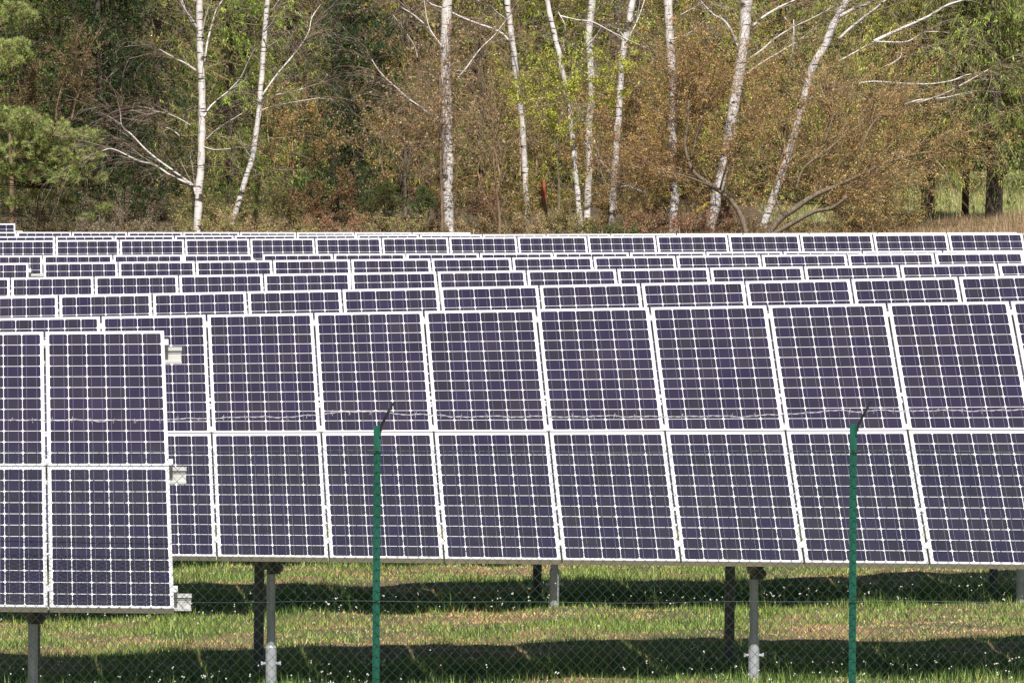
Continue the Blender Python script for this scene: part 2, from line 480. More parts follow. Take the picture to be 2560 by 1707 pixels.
SUPPORT = {0: [82], 1: [-450, 678, 1885, 3090], 2: [-950, 1386, 2555]}
def build_array(k, label, indiv_for):
    rw = ROWS[k]
    T, B = rw['T'], rw['B']; n = len(T) - 1
    base = 0.5 * (T[0] + B[-1])
    gz = float(ground(base[0], base[1]))
    ao = empty('solar_array', (base[0], base[1], gz))
    tag(ao, label, 'solar array', 'rows of solar panels on the field')
    pool = ([], [])
    for i in range(n):
        for half in (0, 1):
            add_panel(rw, i, half, ao, indiv_for(i, half, n), pool, detail=k in (0, 1, 2, 3, 4, 5, 6, 41, 51))
    if pool[0]:
        L = np.array(base)
        me = np_mesh('solar_cell', np.concatenate(pool[0]) - L, 12, M['cell'], np.array(pool[1]))
        tag(link('solar_cell', me, ao, tuple(base)), kind='stuff')
    # rails behind the panels
    full = lambda i, s, t: patch(T[i], T[i + 1], B[i + 1], B[i])(s, t)
    row_u = (T[-1] - T[0]) / np.linalg.norm(T[-1] - T[0])
    ext = 0.115 if k in (0, 41, 51, 9, 8) else 0.05
    for t in (0.045, 0.487, 0.935):
        p0 = full(0, 0, t) - row_u * 0.05; p1 = full(n - 1, 1, t) + row_u * ext
        ru = (p1 - p0) / np.linalg.norm(p1 - p0); hl = np.linalg.norm(p1 - p0) / 2
        c = (p0 + p1) / 2 - NRM * 0.104
        Z = np.array((0, 0, 1.0)); YY = np.cross(Z, ru); YY /= np.linalg.norm(YY)
        m = MB()
        m.obox(c + Z * 0.041, ru * hl, YY * 0.024, Z * 0.012)
        m.obox(c - Z * 0.007, ru * (hl - 0.004), YY * 0.010, Z * 0.034)
        m.obox(c - Z * 0.048, ru * (hl - 0.001), YY * 0.024, Z * 0.006)
        m.obox(c + Z * 0.018 - YY * 0.012, ru * (hl - 0.002), YY * 0.003, Z * 0.004)
        ro = m.build('rail', M['rail'], ao, tuple(c))
        if k in (0, 1, 41, 51):
            for i in range(n + 1):
                # clamps sit in the gaps between panels
                q = (patch(T[min(i, n - 1)], T[min(i, n - 1) + 1], B[min(i, n - 1) + 1], B[min(i, n - 1)])(0.0 if i < n else 1.0, t))
                mb = MB()
                off = row_u * (0.012 if i == n else (-0.012 if i == 0 else 0))
                mb.obox(q + NRM * 0.001 + off, row_u * 0.015, U * 0.032, NRM * 0.0035)
                mb.build('clamp', M['rail'], ao, tuple(q))
    if k in (1,):
        for t in (0.36, 0.80):
            for i in range(1, n):
                q = full(i, 0, t) - NRM * 0.012
                mb = MB(); mb.obox(q, row_u * 0.009, U * 0.02, NRM * 0.01)
                mb.build('clamp', M['alu'], ao, tuple(q))
    # posts
    slope_t = lambda xw, t: (lambda i, s: full(i, s, t))(*locate(T, xw))
    if k in SUPPORT:
        Df = np.mean([p[1] for p in B]) + 0.52
        xs = [at(px, 1600, Df)[0] for px in SUPPORT[k]]
    else:
        a, b_ = T[0][0] + 0.7, T[-1][0] - 0.7
        cnt = max(1, int((b_ - a) / 3.7)) if b_ > a else 1
        xs = np.linspace(a, b_, cnt + 1) if b_ - a > 1.5 else [(T[0][0] + T[-1][0]) / 2]
    for xw in xs:
        i, s = locate(T, xw)
        pf, pr = full(i, s, 0.74), full(i, s, 0.22)
        pf = np.array((xw, B[i][1] + 0.52, pf[2])); 
        tf = (pf[1] - full(i, s, 1)[1]) / (full(i, s, 0)[1] - full(i, s, 1)[1])
        zf = full(i, s, 1)[2] * (1 - tf) + full(i, s, 0)[2] * tf
        rear_x = xw - (0.115 if k else 0.06)
        yr = pf[1] + 1.35
        tr = (yr - full(i, s, 1)[1]) / (full(i, s, 0)[1] - full(i, s, 1)[1])
        zr = full(i, s, 1)[2] * (1 - tr) + full(i, s, 0)[2] * tr
        gf, gr = float(ground(xw, pf[1])), float(ground(rear_x, yr))
        det = k in (0, 1, 2)
        kk = 14 if det else 8
        po = MB(); po.tube([(xw, pf[1], gf + 0.05), (xw, pf[1], zf - 0.21)], 0.031, kk)
        p_o = po.build('post', M['galv'], ao, (xw, pf[1], gf), smooth=False)
        if det:
            ft = MB(); ft.tube([(xw, pf[1], gf - 0.15), (xw, pf[1], gf + 0.30), (xw, pf[1], gf + 0.315)], [0.039, 0.039, 0.033], kk)
            ft.build('post_foot', M['foot'], p_o, (xw, pf[1], gf))
            for sx in (-1, 1):
                bt = MB(); bt.tube([(xw + sx * 0.036, pf[1] - .01, gf + 0.19), (xw + sx * 0.058, pf[1] - .01, gf + 0.188)], 0.010, 6)
                bt.tube([(xw + sx * 0.058, pf[1] - .01, gf + 0.188), (xw + sx * 0.070, pf[1] - .01, gf + 0.188)], 0.017, 6)
                bt.build('bolt', M['foot'], p_o, (xw + sx * .06, pf[1], gf + .19))
            hd = MB(); hd.obox((xw + 0.02, pf[1], zf - 0.455), (0.046, 0, 0), (0, 0.045, 0), (0, 0, 0.05))
            hd.tube([(xw + 0.06, pf[1] - 0.075, zf - 0.465), (xw + 0.06, pf[1] + 0.04, zf - 0.465)], 0.028, 10)
            hd.build('bracket', M['galv_dark'], p_o, (xw, pf[1], zf - .15))
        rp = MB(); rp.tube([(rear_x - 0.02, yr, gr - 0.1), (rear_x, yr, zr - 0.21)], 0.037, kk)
        rp.build('post', M['steel_shaded'], ao, (rear_x, yr, gr))
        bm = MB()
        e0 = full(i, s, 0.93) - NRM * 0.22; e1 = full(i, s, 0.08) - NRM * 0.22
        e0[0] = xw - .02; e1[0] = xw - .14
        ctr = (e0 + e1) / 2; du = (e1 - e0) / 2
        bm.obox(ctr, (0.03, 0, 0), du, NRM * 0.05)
        bm.build('beam', M['steel_shaded'], ao, tuple(ctr))
    return ao
def locate(T, xw):
    for i in range(len(T) - 1):
        if xw <= T[i + 1][0] or i == len(T) - 2:
            return i, float(np.clip((xw - T[i][0]) / (T[i + 1][0] - T[i][0]), 0.02, 0.98))

ALL = {(h, r_) for h in (0, 1) for r_ in range(12)}
TOP = lambda m_: {(0, r_) for r_ in range(m_)}
build_array(0, 'nearest solar array at the lower left, ending with bare rail stubs', lambda i, h, n: ALL)
build_array(1, 'long solar array across the middle showing whole panels, two panels high', lambda i, h, n: ALL if i in (n - 3, n - 2) else set())
build_array(2, 'solar array directly behind the long front one, showing over two rows of cells', lambda i, h, n: TOP(4))
build_array(3, 'solar array seen third behind the fence line, between two other partly hidden arrays', lambda i, h, n: TOP(3))
build_array(4, 'solar array starting right of the small gap at the left edge, fourth from the front', lambda i, h, n: TOP(3))
build_array(41, 'short end of a solar array at the left edge, left of a narrow gap', lambda i, h, n: TOP(4))
build_array(5, 'thin visible strip of solar array on the right side of the fifth row', lambda i, h, n: TOP(2))
build_array(51, 'left part of the fifth row of solar panels, one panel visible through a gap', lambda i, h, n: TOP(4))
build_array(6, 'farthest solar array that still shows two full rows of cells', lambda i, h, n: TOP(3))
build_array(7, 'solar array showing only its white top edge just above the far row', lambda i, h, n: set())
build_array(8, 'solar array at the wood edge that stops left of the thick middle birch', lambda i, h, n: set())
build_array(9, 'highest and farthest solar array, a corner in front of the wood at far left', lambda i, h, n: TOP(3))

# ------------------------------------------------------------------ fence in front
FD = 47.0
def build_fence():
    gx = float(ground(0, FD))
    fo = empty('chain_link_fence', (0, FD, gx))
    tag(fo, 'green chain link fence with two posts and a strand of barbed wire on top', 'fence')
    posts = [-252, 940, 2132, 3324]
    for j, px in enumerate(posts):
        top = at(px + (3 if j == 1 else 2), 1064 if j == 1 else 1060, FD)
        x = top[0]; zt = top[2]; zb = float(ground(x, FD)) - 0.1
        x = at(px - 2, 1700, FD)[0]
        lean = top[0] - x
        m = MB()
        w = 0.034; th = 0.004
        def ring(z):
            dx = x + lean * (z - zb) / (zt - zb)
            k = 0.0228
            P = [(-k, .020), (0, 0), (k, .020), (k - .003, .0235), (0, .0045), (-k + .003, .0235)]
            return [(dx + a, FD + 0.006 + b_, z) for a, b_ in P]
        m.quadgrid([ring(zb), ring((zb + zt) / 2), ring(zt - .1), ring(zt)])
        po = m.build('post', M['post_green'], fo, (x, FD, zb))
        # slotted bracket at the head, right flange
        b2 = MB(); b2.obox((top[0] + .018, FD + .012, zt - .035), (.006, 0.005, 0), (-.001, .0016, 0), (0, 0, .034))
        b2.build('bracket', M['post_green'], po, (top[0], FD, zt))
        a0 = at(px + 12, 1066, FD); a1 = at(px + (37 if j == 1 else 42), 1038, FD + .02); a2 = at(px + (46 if j == 1 else 46), 1003, FD + .02)
        a1 = a0 * 0.45 + a2 * 0.55 + np.array((-.003, 0, 0))
        ar = MB(); ar.tube([a0 + np.array((0, .012, -.03)), a0 + np.array((0, .012, 0)), a1, a2], [.008, .008, .0085, .006], 6)
        ar.build('arm', M['black'], po, tuple(a0))
        for zt2 in (at(px, 1126, FD)[2], at(px, 1500, FD)[2]):
            c = MB(); c.tube([(x + lean * .8 - .027, FD + .012, zt2 + .001), (x + lean * .8, FD - .004, zt2 - .004), (x + lean * .8 + .027, FD + .012, zt2 + .002)], .0028, 6)
            c.build('tie', M['black'], po, (x, FD, zt2))
    # tension wires
    for py in (1126, 1502, 1875):
        pts = []
        for px in range(-700, 3300, 60):
            p = at(px, py + 3.5 * math.sin((px - 940) / 1192 * math.pi) ** 2 + 1.2 * math.sin(px * .013), FD)
            p[2] = max(p[2], float(ground(p[0], FD)) + .03)
            pts.append(p)
        t = MB(); t.tube(pts, .0012, 5)
        t.build('tension_wire', M['wire_green'], fo, tuple(pts[len(pts) // 2]))
    # woven mesh: one zigzag wire beside the next, each hooked through its neighbour
    ztop = at(1280, 1126, FD)[2]
    pitch, step_, r_ = 0.0330, 0.0345, 0.0014
    nseg = int((ztop - float(ground(0, FD)) - 0.02) / step_)
    k = 4
    nw = int(11.6 / pitch)
    segA, segB = [], []
    for w in range(nw):
        xw = -5.8 + w * pitch
        js = np.arange(nseg + 2)
        zz = ztop + 0.022 - js * step_
        sag = 0.010 * np.sin(xw * 1.05 + .4)
        side = (js + w) % 2
        xx = xw + side * (pitch + 0.002) + 0.004 * np.sin(js * .31 + xw * 1.9) + rng.normal(0, .0006, len(js))
        yy = FD - 0.002 + np.where(side == 0, -0.0022, 0.0022) + 0.006 * np.sin(xw * 2.3 + js * .09)
        P = np.stack([xx, yy, zz + sag], -1)
        segA.append(P[:-1]); segB.append(P[1:])
    A = np.concatenate(segA); Bp = np.concatenate(segB)
    me = seg_mesh('chain_link_mesh', A, Bp, np.full(len(A), r_), np.full(len(A), r_), k, M['wire_green'])
    tag(link('chain_link_mesh', me, fo, (0, 0, 0)), kind='stuff')
    # barbed wire
    key = [(-700, 1046), (-300, 1052), (0, 1049), (90, 1051), (180, 1049), (250, 1053), (300, 1049), (380, 1051), (440, 1046), (500, 1047), (600, 1042), (690, 1043), (760, 1040), (800, 1037), (830, 1031), (870, 1029), (930, 1029), (965, 1030), (1010, 1036), (1060, 1037), (1110, 1038), (1130, 1042), (1250, 1041), (1400, 1042), (1530, 1040), (1650, 1042), (1760, 1040), (1850, 1041), (1935, 1037), (1990, 1034), (2040, 1030), (2100, 1026), (2156, 1029), (2190, 1026), (2260, 1027), (2400, 1026), (2480, 1027), (2570, 1023), (2900, 1030), (3300, 1024)]
    kx = np.array([a for a, _ in key]); ky = np.array([b_ for _, b_ in key])
    pxs = np.arange(-700, 3300, 4.0)
    pys = np.interp(pxs, kx, ky) + 1.4 * np.sin(pxs * .055) * np.sin(pxs * .011) + .6 * np.sin(pxs * .13)
    base = np.array([at(a, b_, FD + .02) for a, b_ in zip(pxs, pys)])
    bo = None
    sA, sB = [], []
    for ph in (0, math.pi):
        ang = pxs * 0.16 + ph
        Q = base + np.stack([0 * ang, 0.0024 * np.cos(ang), 0.0024 * np.sin(ang)], -1)
        sA.append(Q[:-1]); sB.append(Q[1:])
    bo = link('barbed_wire', seg_mesh('barbed_wire', np.concatenate(sA), np.concatenate(sB), np.full(2 * len(base) - 2, .0019), np.full(2 * len(base) - 2, .0019), 4, M['barb']), fo, (0, 0, 0))
    px = -680.0
    while px < 3280:
        c = np.array(at(px, float(np.interp(px, pxs, pys)), FD + .02))
        m = MB()
        for _ in range(2):
            d = np.array((random.uniform(-.5, .5), random.uniform(-.6, .6), random.choice((-1, 1)) * random.uniform(.5, 1))); d /= np.linalg.norm(d)
            m.tube([c - d * .009, c + d * .022], [.0019, .0009], 4)
            m.tube([c + np.array((-.005, .003, 0)) , c + np.array((.006, -.003, .001))], .0035, 5)
        m.build('barb', M['barb'], bo, tuple(c))
        px += random.uniform(46, 66)

def seg_mesh(name, A, B, ra, rb, k, mat, col=None, smooth=True):
    """N tapered prisms (k sides, open ends) joined in one mesh"""
    A = np.asarray(A, float); B = np.asarray(B, float)
    n = len(A)
    t = B - A; L = np.linalg.norm(t, axis=1, keepdims=True) + 1e-9; t = t / L
    ref = np.where(np.abs(t[:, 1:2]) < 0.9, np.array([[0, 1.0, 0]]), np.array([[1.0, 0, 0]]))
    a = np.cross(t, ref); a /= np.linalg.norm(a, axis=1, keepdims=True) + 1e-9
    b_ = np.cross(t, a)
    ang = np.arange(k) * 2 * math.pi / k + .4
    cs, sn = np.cos(ang)[None, :, None], np.sin(ang)[None, :, None]
    off = cs * a[:, None, :] + sn * b_[:, None, :]
    VA = A[:, None, :] + off * np.asarray(ra)[:, None, None]
    VB = B[:, None, :] + off * np.asarray(rb)[:, None, None]
    V = np.concatenate([VA, VB], axis=1).reshape(-1, 3).astype(np.float32)
    j = np.arange(k); j2 = (j + 1) % k
    face = np.stack([j, j2, j2 + k, j + k], -1)[None] + (np.arange(n) * 2 * k)[:, None, None]
    face = face.reshape(-1, 4).astype(np.int32)
    me = bpy.data.meshes.new(name)
    me.vertices.add(len(V)); me.vertices.foreach_set('co', V.ravel())
    me.loops.add(face.size); me.loops.foreach_set('vertex_index', face.ravel())
    me.polygons.add(len(face))
    me.polygons.foreach_set('loop_start', np.arange(0, face.size, 4, dtype=np.int32))
    me.polygons.foreach_set('loop_total', np.full(len(face), 4, dtype=np.int32))
    if col is not None:
        at_ = me.color_attributes.new('tone', 'FLOAT_COLOR', 'POINT')
        c = np.ones((len(V), 4), np.float32); c[:, :3] = np.repeat(col, 2 * k, axis=0)
        at_.data.foreach_set('color', c.ravel())
    me.update()
    if smooth: me.polygons.foreach_set('use_smooth', np.ones(len(face), dtype=bool))
    me.materials.append(mat)
    return me
build_fence()

# ------------------------------------------------------------------ grass and flowers
def build_grass():
    def blades(n, xr, dr, fn):
        x = rng.uniform(xr[0], xr[1], n); D = rng.uniform(dr[0], dr[1], n)
        keep = np.abs(x) < (D * 1280 / F + 0.9)
        return x[keep], D[keep]
    x, D = blades(460000, (-6, 6), (50.8, 73.5), None)
    n1 = 1.5 * wav(x * .8, D * .7, 1.2, 1) + 0.9 * wav(x, D, 3.3, 2) + .25 * rng.normal(0, 1, len(x))
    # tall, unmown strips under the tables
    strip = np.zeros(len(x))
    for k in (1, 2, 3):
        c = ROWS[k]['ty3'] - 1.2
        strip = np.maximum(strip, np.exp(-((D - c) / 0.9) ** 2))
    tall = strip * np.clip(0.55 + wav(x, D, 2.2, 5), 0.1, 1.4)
    h = rng.uniform(.014, .05, len(x)) * (1 + 0.5 * np.clip(n1, 0, 1)) + tall * rng.uniform(0, .15, len(x))
    tuft = np.clip(wav(x, D, 3.3, 9) - .35, 0, 1) * .20
    h += tuft * rng.random(len(x))
    ang = rng.uniform(0, 2 * math.pi, len(x))
    w = rng.uniform(.0022, .0046, len(x))
    bend = rng.uniform(.2, .95, len(x)) * h
    bz = ground(x, D)
    bx, by = np.cos(ang), np.sin(ang)
    side = np.stack([-by, bx, 0 * bx], -1) * w[:, None]
    base = np.stack([x, D, bz - .004], -1)
    tip = base + np.stack([bx * bend, by * bend, h], -1)
    V = np.stack([base - side, base + side, tip], 1)
    green = np.array([(.19, .30, .045), (.28, .38, .07), (.09, .18, .03), (.40, .45, .12)])
    straw = np.array([(.72, .48, .25), (.62, .38, .19), (.80, .58, .34), (.68, .36, .19)])
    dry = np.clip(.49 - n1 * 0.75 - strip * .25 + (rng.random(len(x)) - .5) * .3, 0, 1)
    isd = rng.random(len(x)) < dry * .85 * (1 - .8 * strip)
    lush_shade = (rng.random(len(x)) < strip * .8) & ~isd
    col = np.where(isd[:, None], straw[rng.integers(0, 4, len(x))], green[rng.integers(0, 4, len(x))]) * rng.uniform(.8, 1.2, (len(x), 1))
    col[lush_shade] = np.array((.075, .15, .028)) * rng.uniform(.7, 1.3, (int(lush_shade.sum()), 1))  # lush grass, coloured darker still to deepen the shadow under the tables
    V[isd, 2, 2] = V[isd, 0, 2] + (V[isd, 2, 2] - V[isd, 0, 2]) * .45
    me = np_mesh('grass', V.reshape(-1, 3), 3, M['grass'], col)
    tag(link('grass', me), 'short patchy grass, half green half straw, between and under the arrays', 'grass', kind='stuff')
    # small white flowers on thin stalks
    fx, fD = [], []
    for k, nn in ((1, 480), (2, 620)):
        c = ROWS[k]['ty3'] - 1.5
        for _ in range(nn):
            cl = random.random()
            X = random.uniform(-5, 5); 
            if wav(np.array(X), np.array(c), 1.2, k) < -.15 and cl < .75: continue
            fx.append(X); fD.append(c + random.gauss(0, .75))
    for _ in range(240):
        fx.append(random.uniform(-5, 5)); fD.append(random.uniform(53, 66))
    sA, sB, pet = [], [], []
    for X, Dd in zip(fx, fD):
        z = float(ground(X, Dd)); hh = random.uniform(.05, .2)
        p0 = np.array((X, Dd, z)); p1 = p0 + np.array((random.uniform(-.04, .04), random.uniform(-.04, .04), hh))
        sA.append(p0); sB.append(p1)
        for _ in range(random.choice((1, 1, 2, 3))):
            c = p1 + np.random.normal(0, .006, 3); s_ = random.uniform(.0035, .0065)
            for a in range(3):
                o = [c + s_ * np.array((math.cos(q + a), -.5, math.sin(q + a))) for q in (0, 2.1, 4.2)]
                o = [p + np.array((0, .004 * a, 0)) for p in o]
                pet.append(o)
    c = np.tile(np.array([[.12, .15, .05]]), (len(sA), 1))
    so = link('wild_flowers', seg_mesh('wild_flowers', np.array(sA), np.array(sB), np.full(len(sA), .0012), np.full(len(sA), .0008), 3, M['grass'], c))
    tag(so, 'tiny white flowers on thin stalks, thickest in the shade under the arrays', 'wild flowers', kind='stuff')
    tag(link('petal', np_mesh('petal', np.array(pet).reshape(-1, 3), 3, M['flower']), so), kind='stuff')
    # dry bent stalks
    for lab, pts in (('long dry bent stalk rising between the two posts near the right', [(1755, 1690), (1790, 1655), (1812, 1615), (1818, 1540), (1822, 1480)]), ('dry forked stalk in the shade right of the left green post', [(1082, 1707), (1098, 1640), (1098, 1590)]), ('dry stalk in the middle of the lower shade band', [(1548, 1700), (1556, 1650), (1545, 1610)]), ('thin upright dry stalk right of the right green post', [(2428, 1660), (2430, 1615)])):
        m = MB(); P = [at(a, b_, 52.9 + j * .02) for j, (a, b_) in enumerate(pts)]
        m.tube(P, [.004] * (len(P) - 1) + [.002], 5)
        q = P[len(P) // 2]; m.tube([q, q + np.array((.07, .03, .09))], [.0025, .001], 4)
        o = m.build('dry_stalk', M['bark_brown'], None, tuple(P[0])); tag(o, lab, 'plant stalk', 'dry stalks in the grass')
build_grass()

# ------------------------------------------------------------------ plants: generators
def unit(v):
    return v / (np.linalg.norm(v, axis=-1, keepdims=True) + 1e-9)
def specks(C, size, col, k=4, elong=1.0, droop=0.0, dirs=None):
    """leaf-sized polygons: centres C (N,3), size (N,), colour (N,3)"""
    n = len(C)
    if dirs is None:
        a = unit(rng.normal(0, 1, (n, 3)) + np.array((0, 0, -droop)))
    else:
        a = unit(dirs)
    b_ = unit(np.cross(a, rng.normal(0, 1, (n, 3))))
    s = np.asarray(size)[:, None]
    a = a * s * elong; b_ = b_ * s
    if k == 3:
        V = np.stack([C - b_ * .6, C + b_ * .6, C + a * 1.6], 1)
    else:
        V = np.stack([C - a, C + b_ * .75 - a * .1, C + a, C - b_ * .75 - a * .1], 1)
    return V.reshape(-1, 3)
def palette(n, cols, w=None, v=0.25):
    cols = np.array(cols)
    i = rng.choice(len(cols), n, p=w)
    return cols[i] * rng.uniform(1 - v, 1 + v, (n, 1))

def branching(p0, d0, L, r0, levels, kids, spread=0.6, gravity=0.0, wob=0.12, ratio=0.62, nseg=4, out=None, cap=1500):
    """breadth-first random branching, returns lists of segments (A, B, ra, rb) and end points"""
    if out is None: out = ([], [], [], [])
    P = np.atleast_2d(np.array(p0, float)); D = unit(np.atleast_2d(np.array(d0, float)))
    Ls = np.full(len(P), L) if np.isscalar(L) else np.array(L, float)
    Rs = np.full(len(P), r0) if np.isscalar(r0) else np.array(r0, float)
    alltips = []
    for lv in range(levels):
        nP, nD, nL, nR = [], [], [], []
        p, d = P.copy(), D.copy()
        for s in range(nseg):
            d = unit(d + rng.normal(0, wob, d.shape) + np.array((0, 0, -gravity * (1 + lv * .3))) * (s + 1) / nseg)
            q = p + d * (Ls / nseg)[:, None]
            ra = Rs * (1 - .55 * s / nseg); rb = Rs * (1 - .55 * (s + 1) / nseg)
            out[0].append(p.copy()); out[1].append(q.copy()); out[2].append(ra); out[3].append(rb)
            if lv < levels - 1:
                kk = kids if np.isscalar(kids) else kids[lv]
                per = kk / nseg
                m = rng.random(len(p)) < per - int(per)
                for rep in range(int(per) + 1):
                    sel = np.ones(len(p), bool) if rep < int(per) else m
                    if not sel.any(): continue
                    o = unit(d[sel] + rng.normal(0, spread, (sel.sum(), 3)))
                    f = rng.random((sel.sum(), 1))
                    nP.append(p[sel] + (q[sel] - p[sel]) * f); nD.append(o)
                    nL.append(Ls[sel] * ratio * rng.uniform(.6, 1.25, sel.sum())); nR.append(rb[sel] * .55)
            alltips.append(np.concatenate([q, d], 1)) if lv >= levels - 2 else None
            p = q
        if lv < levels - 1 and nP:
            P = np.concatenate(nP + [p]); D = np.concatenate(nD + [d]); Ls = np.concatenate(nL + [Ls * ratio]); Rs = np.concatenate(nR + [Rs * .42])
            if len(P) > cap:
                sel = rng.choice(len(P), cap, replace=False)
                P, D, Ls, Rs = P[sel], D[sel], Ls[sel], Rs[sel]
        elif lv < levels - 1:
            break
    return out, np.concatenate(alltips)
def segs_obj(name, out, mat, parent, rmin=.0012, k=4, col=None, base=(0, 0, 0)):
    A, B, ra, rb = (np.concatenate(o) for o in out)
    c = None
    if col is not None:
        c = np.tile(np.array([col]), (len(A), 1)) * rng.uniform(.75, 1.25, (len(A), 1)) if np.ndim(col) == 1 else col[rng.integers(0, len(col), len(A))]
    bs = np.array(base)
    me = seg_mesh(name, A - bs, B - bs, np.maximum(ra, rmin), np.maximum(rb, rmin), k, mat, c)
    return link(name, me, parent, tuple(base))
def smooth_path(P, n=6):
    P = np.array(P, float); out = []
    for i in range(len(P) - 1):
        p0, p1, p2, p3 = P[max(i - 1, 0)], P[i], P[i + 1], P[min(i + 2, len(P) - 1)]
        for t in np.linspace(0, 1, n, endpoint=False):
            out.append(.5 * (2 * p1 + (p2 - p0) * t + (2 * p0 - 5 * p1 + 4 * p2 - p3) * t * t + (-p0 + 3 * p1 - 3 * p2 + p3) * t ** 3))
    out.append(P[-1])
    return out
def pxr(w, D):                                   # half of a width in photo pixels -> metres
    return w / 2 * D / F

# ------------------------------------------------------------------ birches, traced one by one
def birch(label, D, trunk, w0, w1, branches=(), twigs=40, base_px=None, dim=None, twcol=(.17, .10, .075), top=None):
    """trunk: photo polyline from the visible foot to the frame top; it is carried on below and above"""
    P = [at(x, y, D + .02 * i) for i, (x, y) in enumerate(trunk)]
    lo = P[0].copy(); gz = float(ground(lo[0], D)); 
    if P[0][2] > gz: P = [np.array((lo[0] + (lo[0] - P[1][0]) * .2, D, gz - .1))] + P
    up = P[-1] - P[-2]; up = up / np.linalg.norm(up)
    e = [P[-1] + up * s + np.array((.1 * math.sin(s), .1 * s * .3, 0)) for s in (.8, 1.7, 2.8)]
    P = P + e
    Q = smooth_path(P, 6)
    Q = [q + np.array((rng.normal(0, .004), rng.normal(0, .004), 0)) for q in Q]
    n = len(Q)
    r_ = [pxr(w0, D) * (1 - i / n) + pxr(w1, D) * (i / n) for i in range(n)]
    r_ = [a * (1 + .07 * math.sin(i * 1.7)) for i, a in enumerate(r_)]
    r_[0] *= 1.25
    for i in range(n - 18, n): r_[i] *= (n - i) / 19 * .9 + .1
    b0 = (P[0][0], D, gz)
    to = empty('birch_tree', b0); tag(to, label, 'birch tree', 'white birches along the edge of the wood')
    m = MB(); m.tube(Q, r_, 10)
    m.build('trunk', M['birch'], to, b0, smooth=True)
    starts, dirs = [], []
    for (w, pts) in branches:
        dz = random.uniform(-.5, .6)
        bp = [at(x, y, D + dz * j / max(1, len(pts) - 1)) for j, (x, y) in enumerate(pts)]
        bq = smooth_path(bp, 4)
        bb = MB(); bb.tube(bq, [max(.003, pxr(w, D) * (1 - .6 * i / len(bq))) for i in range(len(bq))], 6)
        bb.build('branch', M['birch'], to, tuple(bp[0]), smooth=True)
        for i in range(2, len(bq), 2):
            starts.append(bq[i]); dirs.append(bq[i] - bq[i - 1])
    # thin drooping twigs from trunk and branches
    for i in range(twigs):
        q = Q[random.randrange(6, n - 1)]
        starts.append(q); a = random.uniform(0, 6.28)
        dirs.append((math.cos(a), math.sin(a), random.uniform(.1, .9)))
    out, tips = branching(starts, dirs, np.random.uniform(.35, 1.1, len(starts)), .0055, 3, 4, .55, .16, .10, .6, 4, cap=700)
    segs_obj('twigs', out, M['twig'], to, .0016, 3, np.array([twcol, (.24, .17, .12), (.12, .07, .05), (.42, .37, .33)]), b0)
    return to

def conifer_mesh(name, H, spreadR, n_whorl, col, needle, dens, droop=.45, z0=0.3, twcol=(.10, .075, .05), hang=.5, dead=.0):
    """spruce-like: whorls of drooping limbs carrying hanging sprays; returns (wood mesh, foliage mesh)"""
    S, Dr, L = [], [], []
    zs = np.linspace(z0, H, n_whorl)
    for z in zs:
        f = 1 - (z - z0) / (H * 1.55)
        nb = rng.integers(5, 8)
        a0 = rng.random() * 6.28
        for b_ in range(nb):
            a = a0 + b_ * 6.28 / nb + rng.normal(0, .25)
            S.append((0, 0, z + rng.normal(0, .06))); Dr.append((math.cos(a), math.sin(a), rng.uniform(-.15, .35))); L.append(spreadR * f * rng.uniform(.6, 1.12))
    out = ([], [], [], [])
    out, tips = branching(S, Dr, np.array(L), .016, 3, (7, 5), .6, droop * .22, .10, .45, 5, out, cap=6000)
    wood = seg_mesh(name + '_wood', *(lambda A, B, ra, rb: (A, B, np.maximum(ra, .002), np.maximum(rb, .0015)))(*(np.concatenate(o) for o in out)), 3, M['twig'],
                    np.array([twcol]) * rng.uniform(.6, 1.5, (sum(len(o) for o in out[0]), 1)))
    m = min(len(tips), dens // 8)
    T = tips[rng.choice(len(tips), m, replace=False)]
    if dead: T = T[rng.random(len(T)) > dead]
    n = len(T) * 8
    base = np.repeat(T[:, :3], 8, 0); dd = np.repeat(T[:, 3:], 8, 0)
    t = rng.random((n, 1))
    hangv = np.array((0, 0, -1.0))
    C = base + dd * t * .10 + hangv * (t * rng.random((n, 1))) * .10 * hang + rng.normal(0, .018, (n, 3))
    dirs = unit(dd * .8 + hangv * hang + rng.normal(0, .55, (n, 3)))
    c = palette(len(T), col, v=.35); c = np.repeat(c, 8, 0) * rng.uniform(.6, 1.4, (n, 1))
    c = c * (1 + .55 * wav(np.arctan2(C[:, 1], C[:, 0]) * 1.6, C[:, 2] * 1.4, 1.5, 2))[:, None]
    V = specks(C, rng.uniform(.5, 1.1, n) * needle, c, 3, 3.4, dirs=dirs)
    fol = np_mesh(name + '_foliage', V, 3, M['leaf'], c)
    return wood, fol, H
def place_conifer(kind, meshes, px, D, label, scale=1.0, rot=0.0, tint=(1, 1, 1), group=None, cat='conifer', trunk_r=.11, bark_='bark_dark', dz=0):
    wood, fol, H = meshes
    x = (px - 1280) * D / F
    z = float(ground(x, D)) + dz
    t = empty(kind, (x, D, z)); t.rotation_euler = (0, 0, rot); t.scale = (scale,) * 3
    tag(t, label, cat, group)
    tr = MB(); tr.tube([(0.03 * math.sin(zz * 1.3 + rot), 0.03 * math.cos(zz + rot), zz) for zz in np.linspace(-.3, H, 9)], [trunk_r * (1 - .07 * i) for i in range(9)], 9)
    me = bpy.data.meshes.new('trunk'); me.from_pydata([tuple(v) for v in tr.v], [], tr.f); me.materials.append(M[bark_]); me.update()
    for nm, m_ in (('trunk', me), ('branches', wood), ('crown', fol)):
        o = bpy.data.objects.new(nm, m_); COL.objects.link(o); o.parent = t
        o.color = (*tint, 1)
    return t

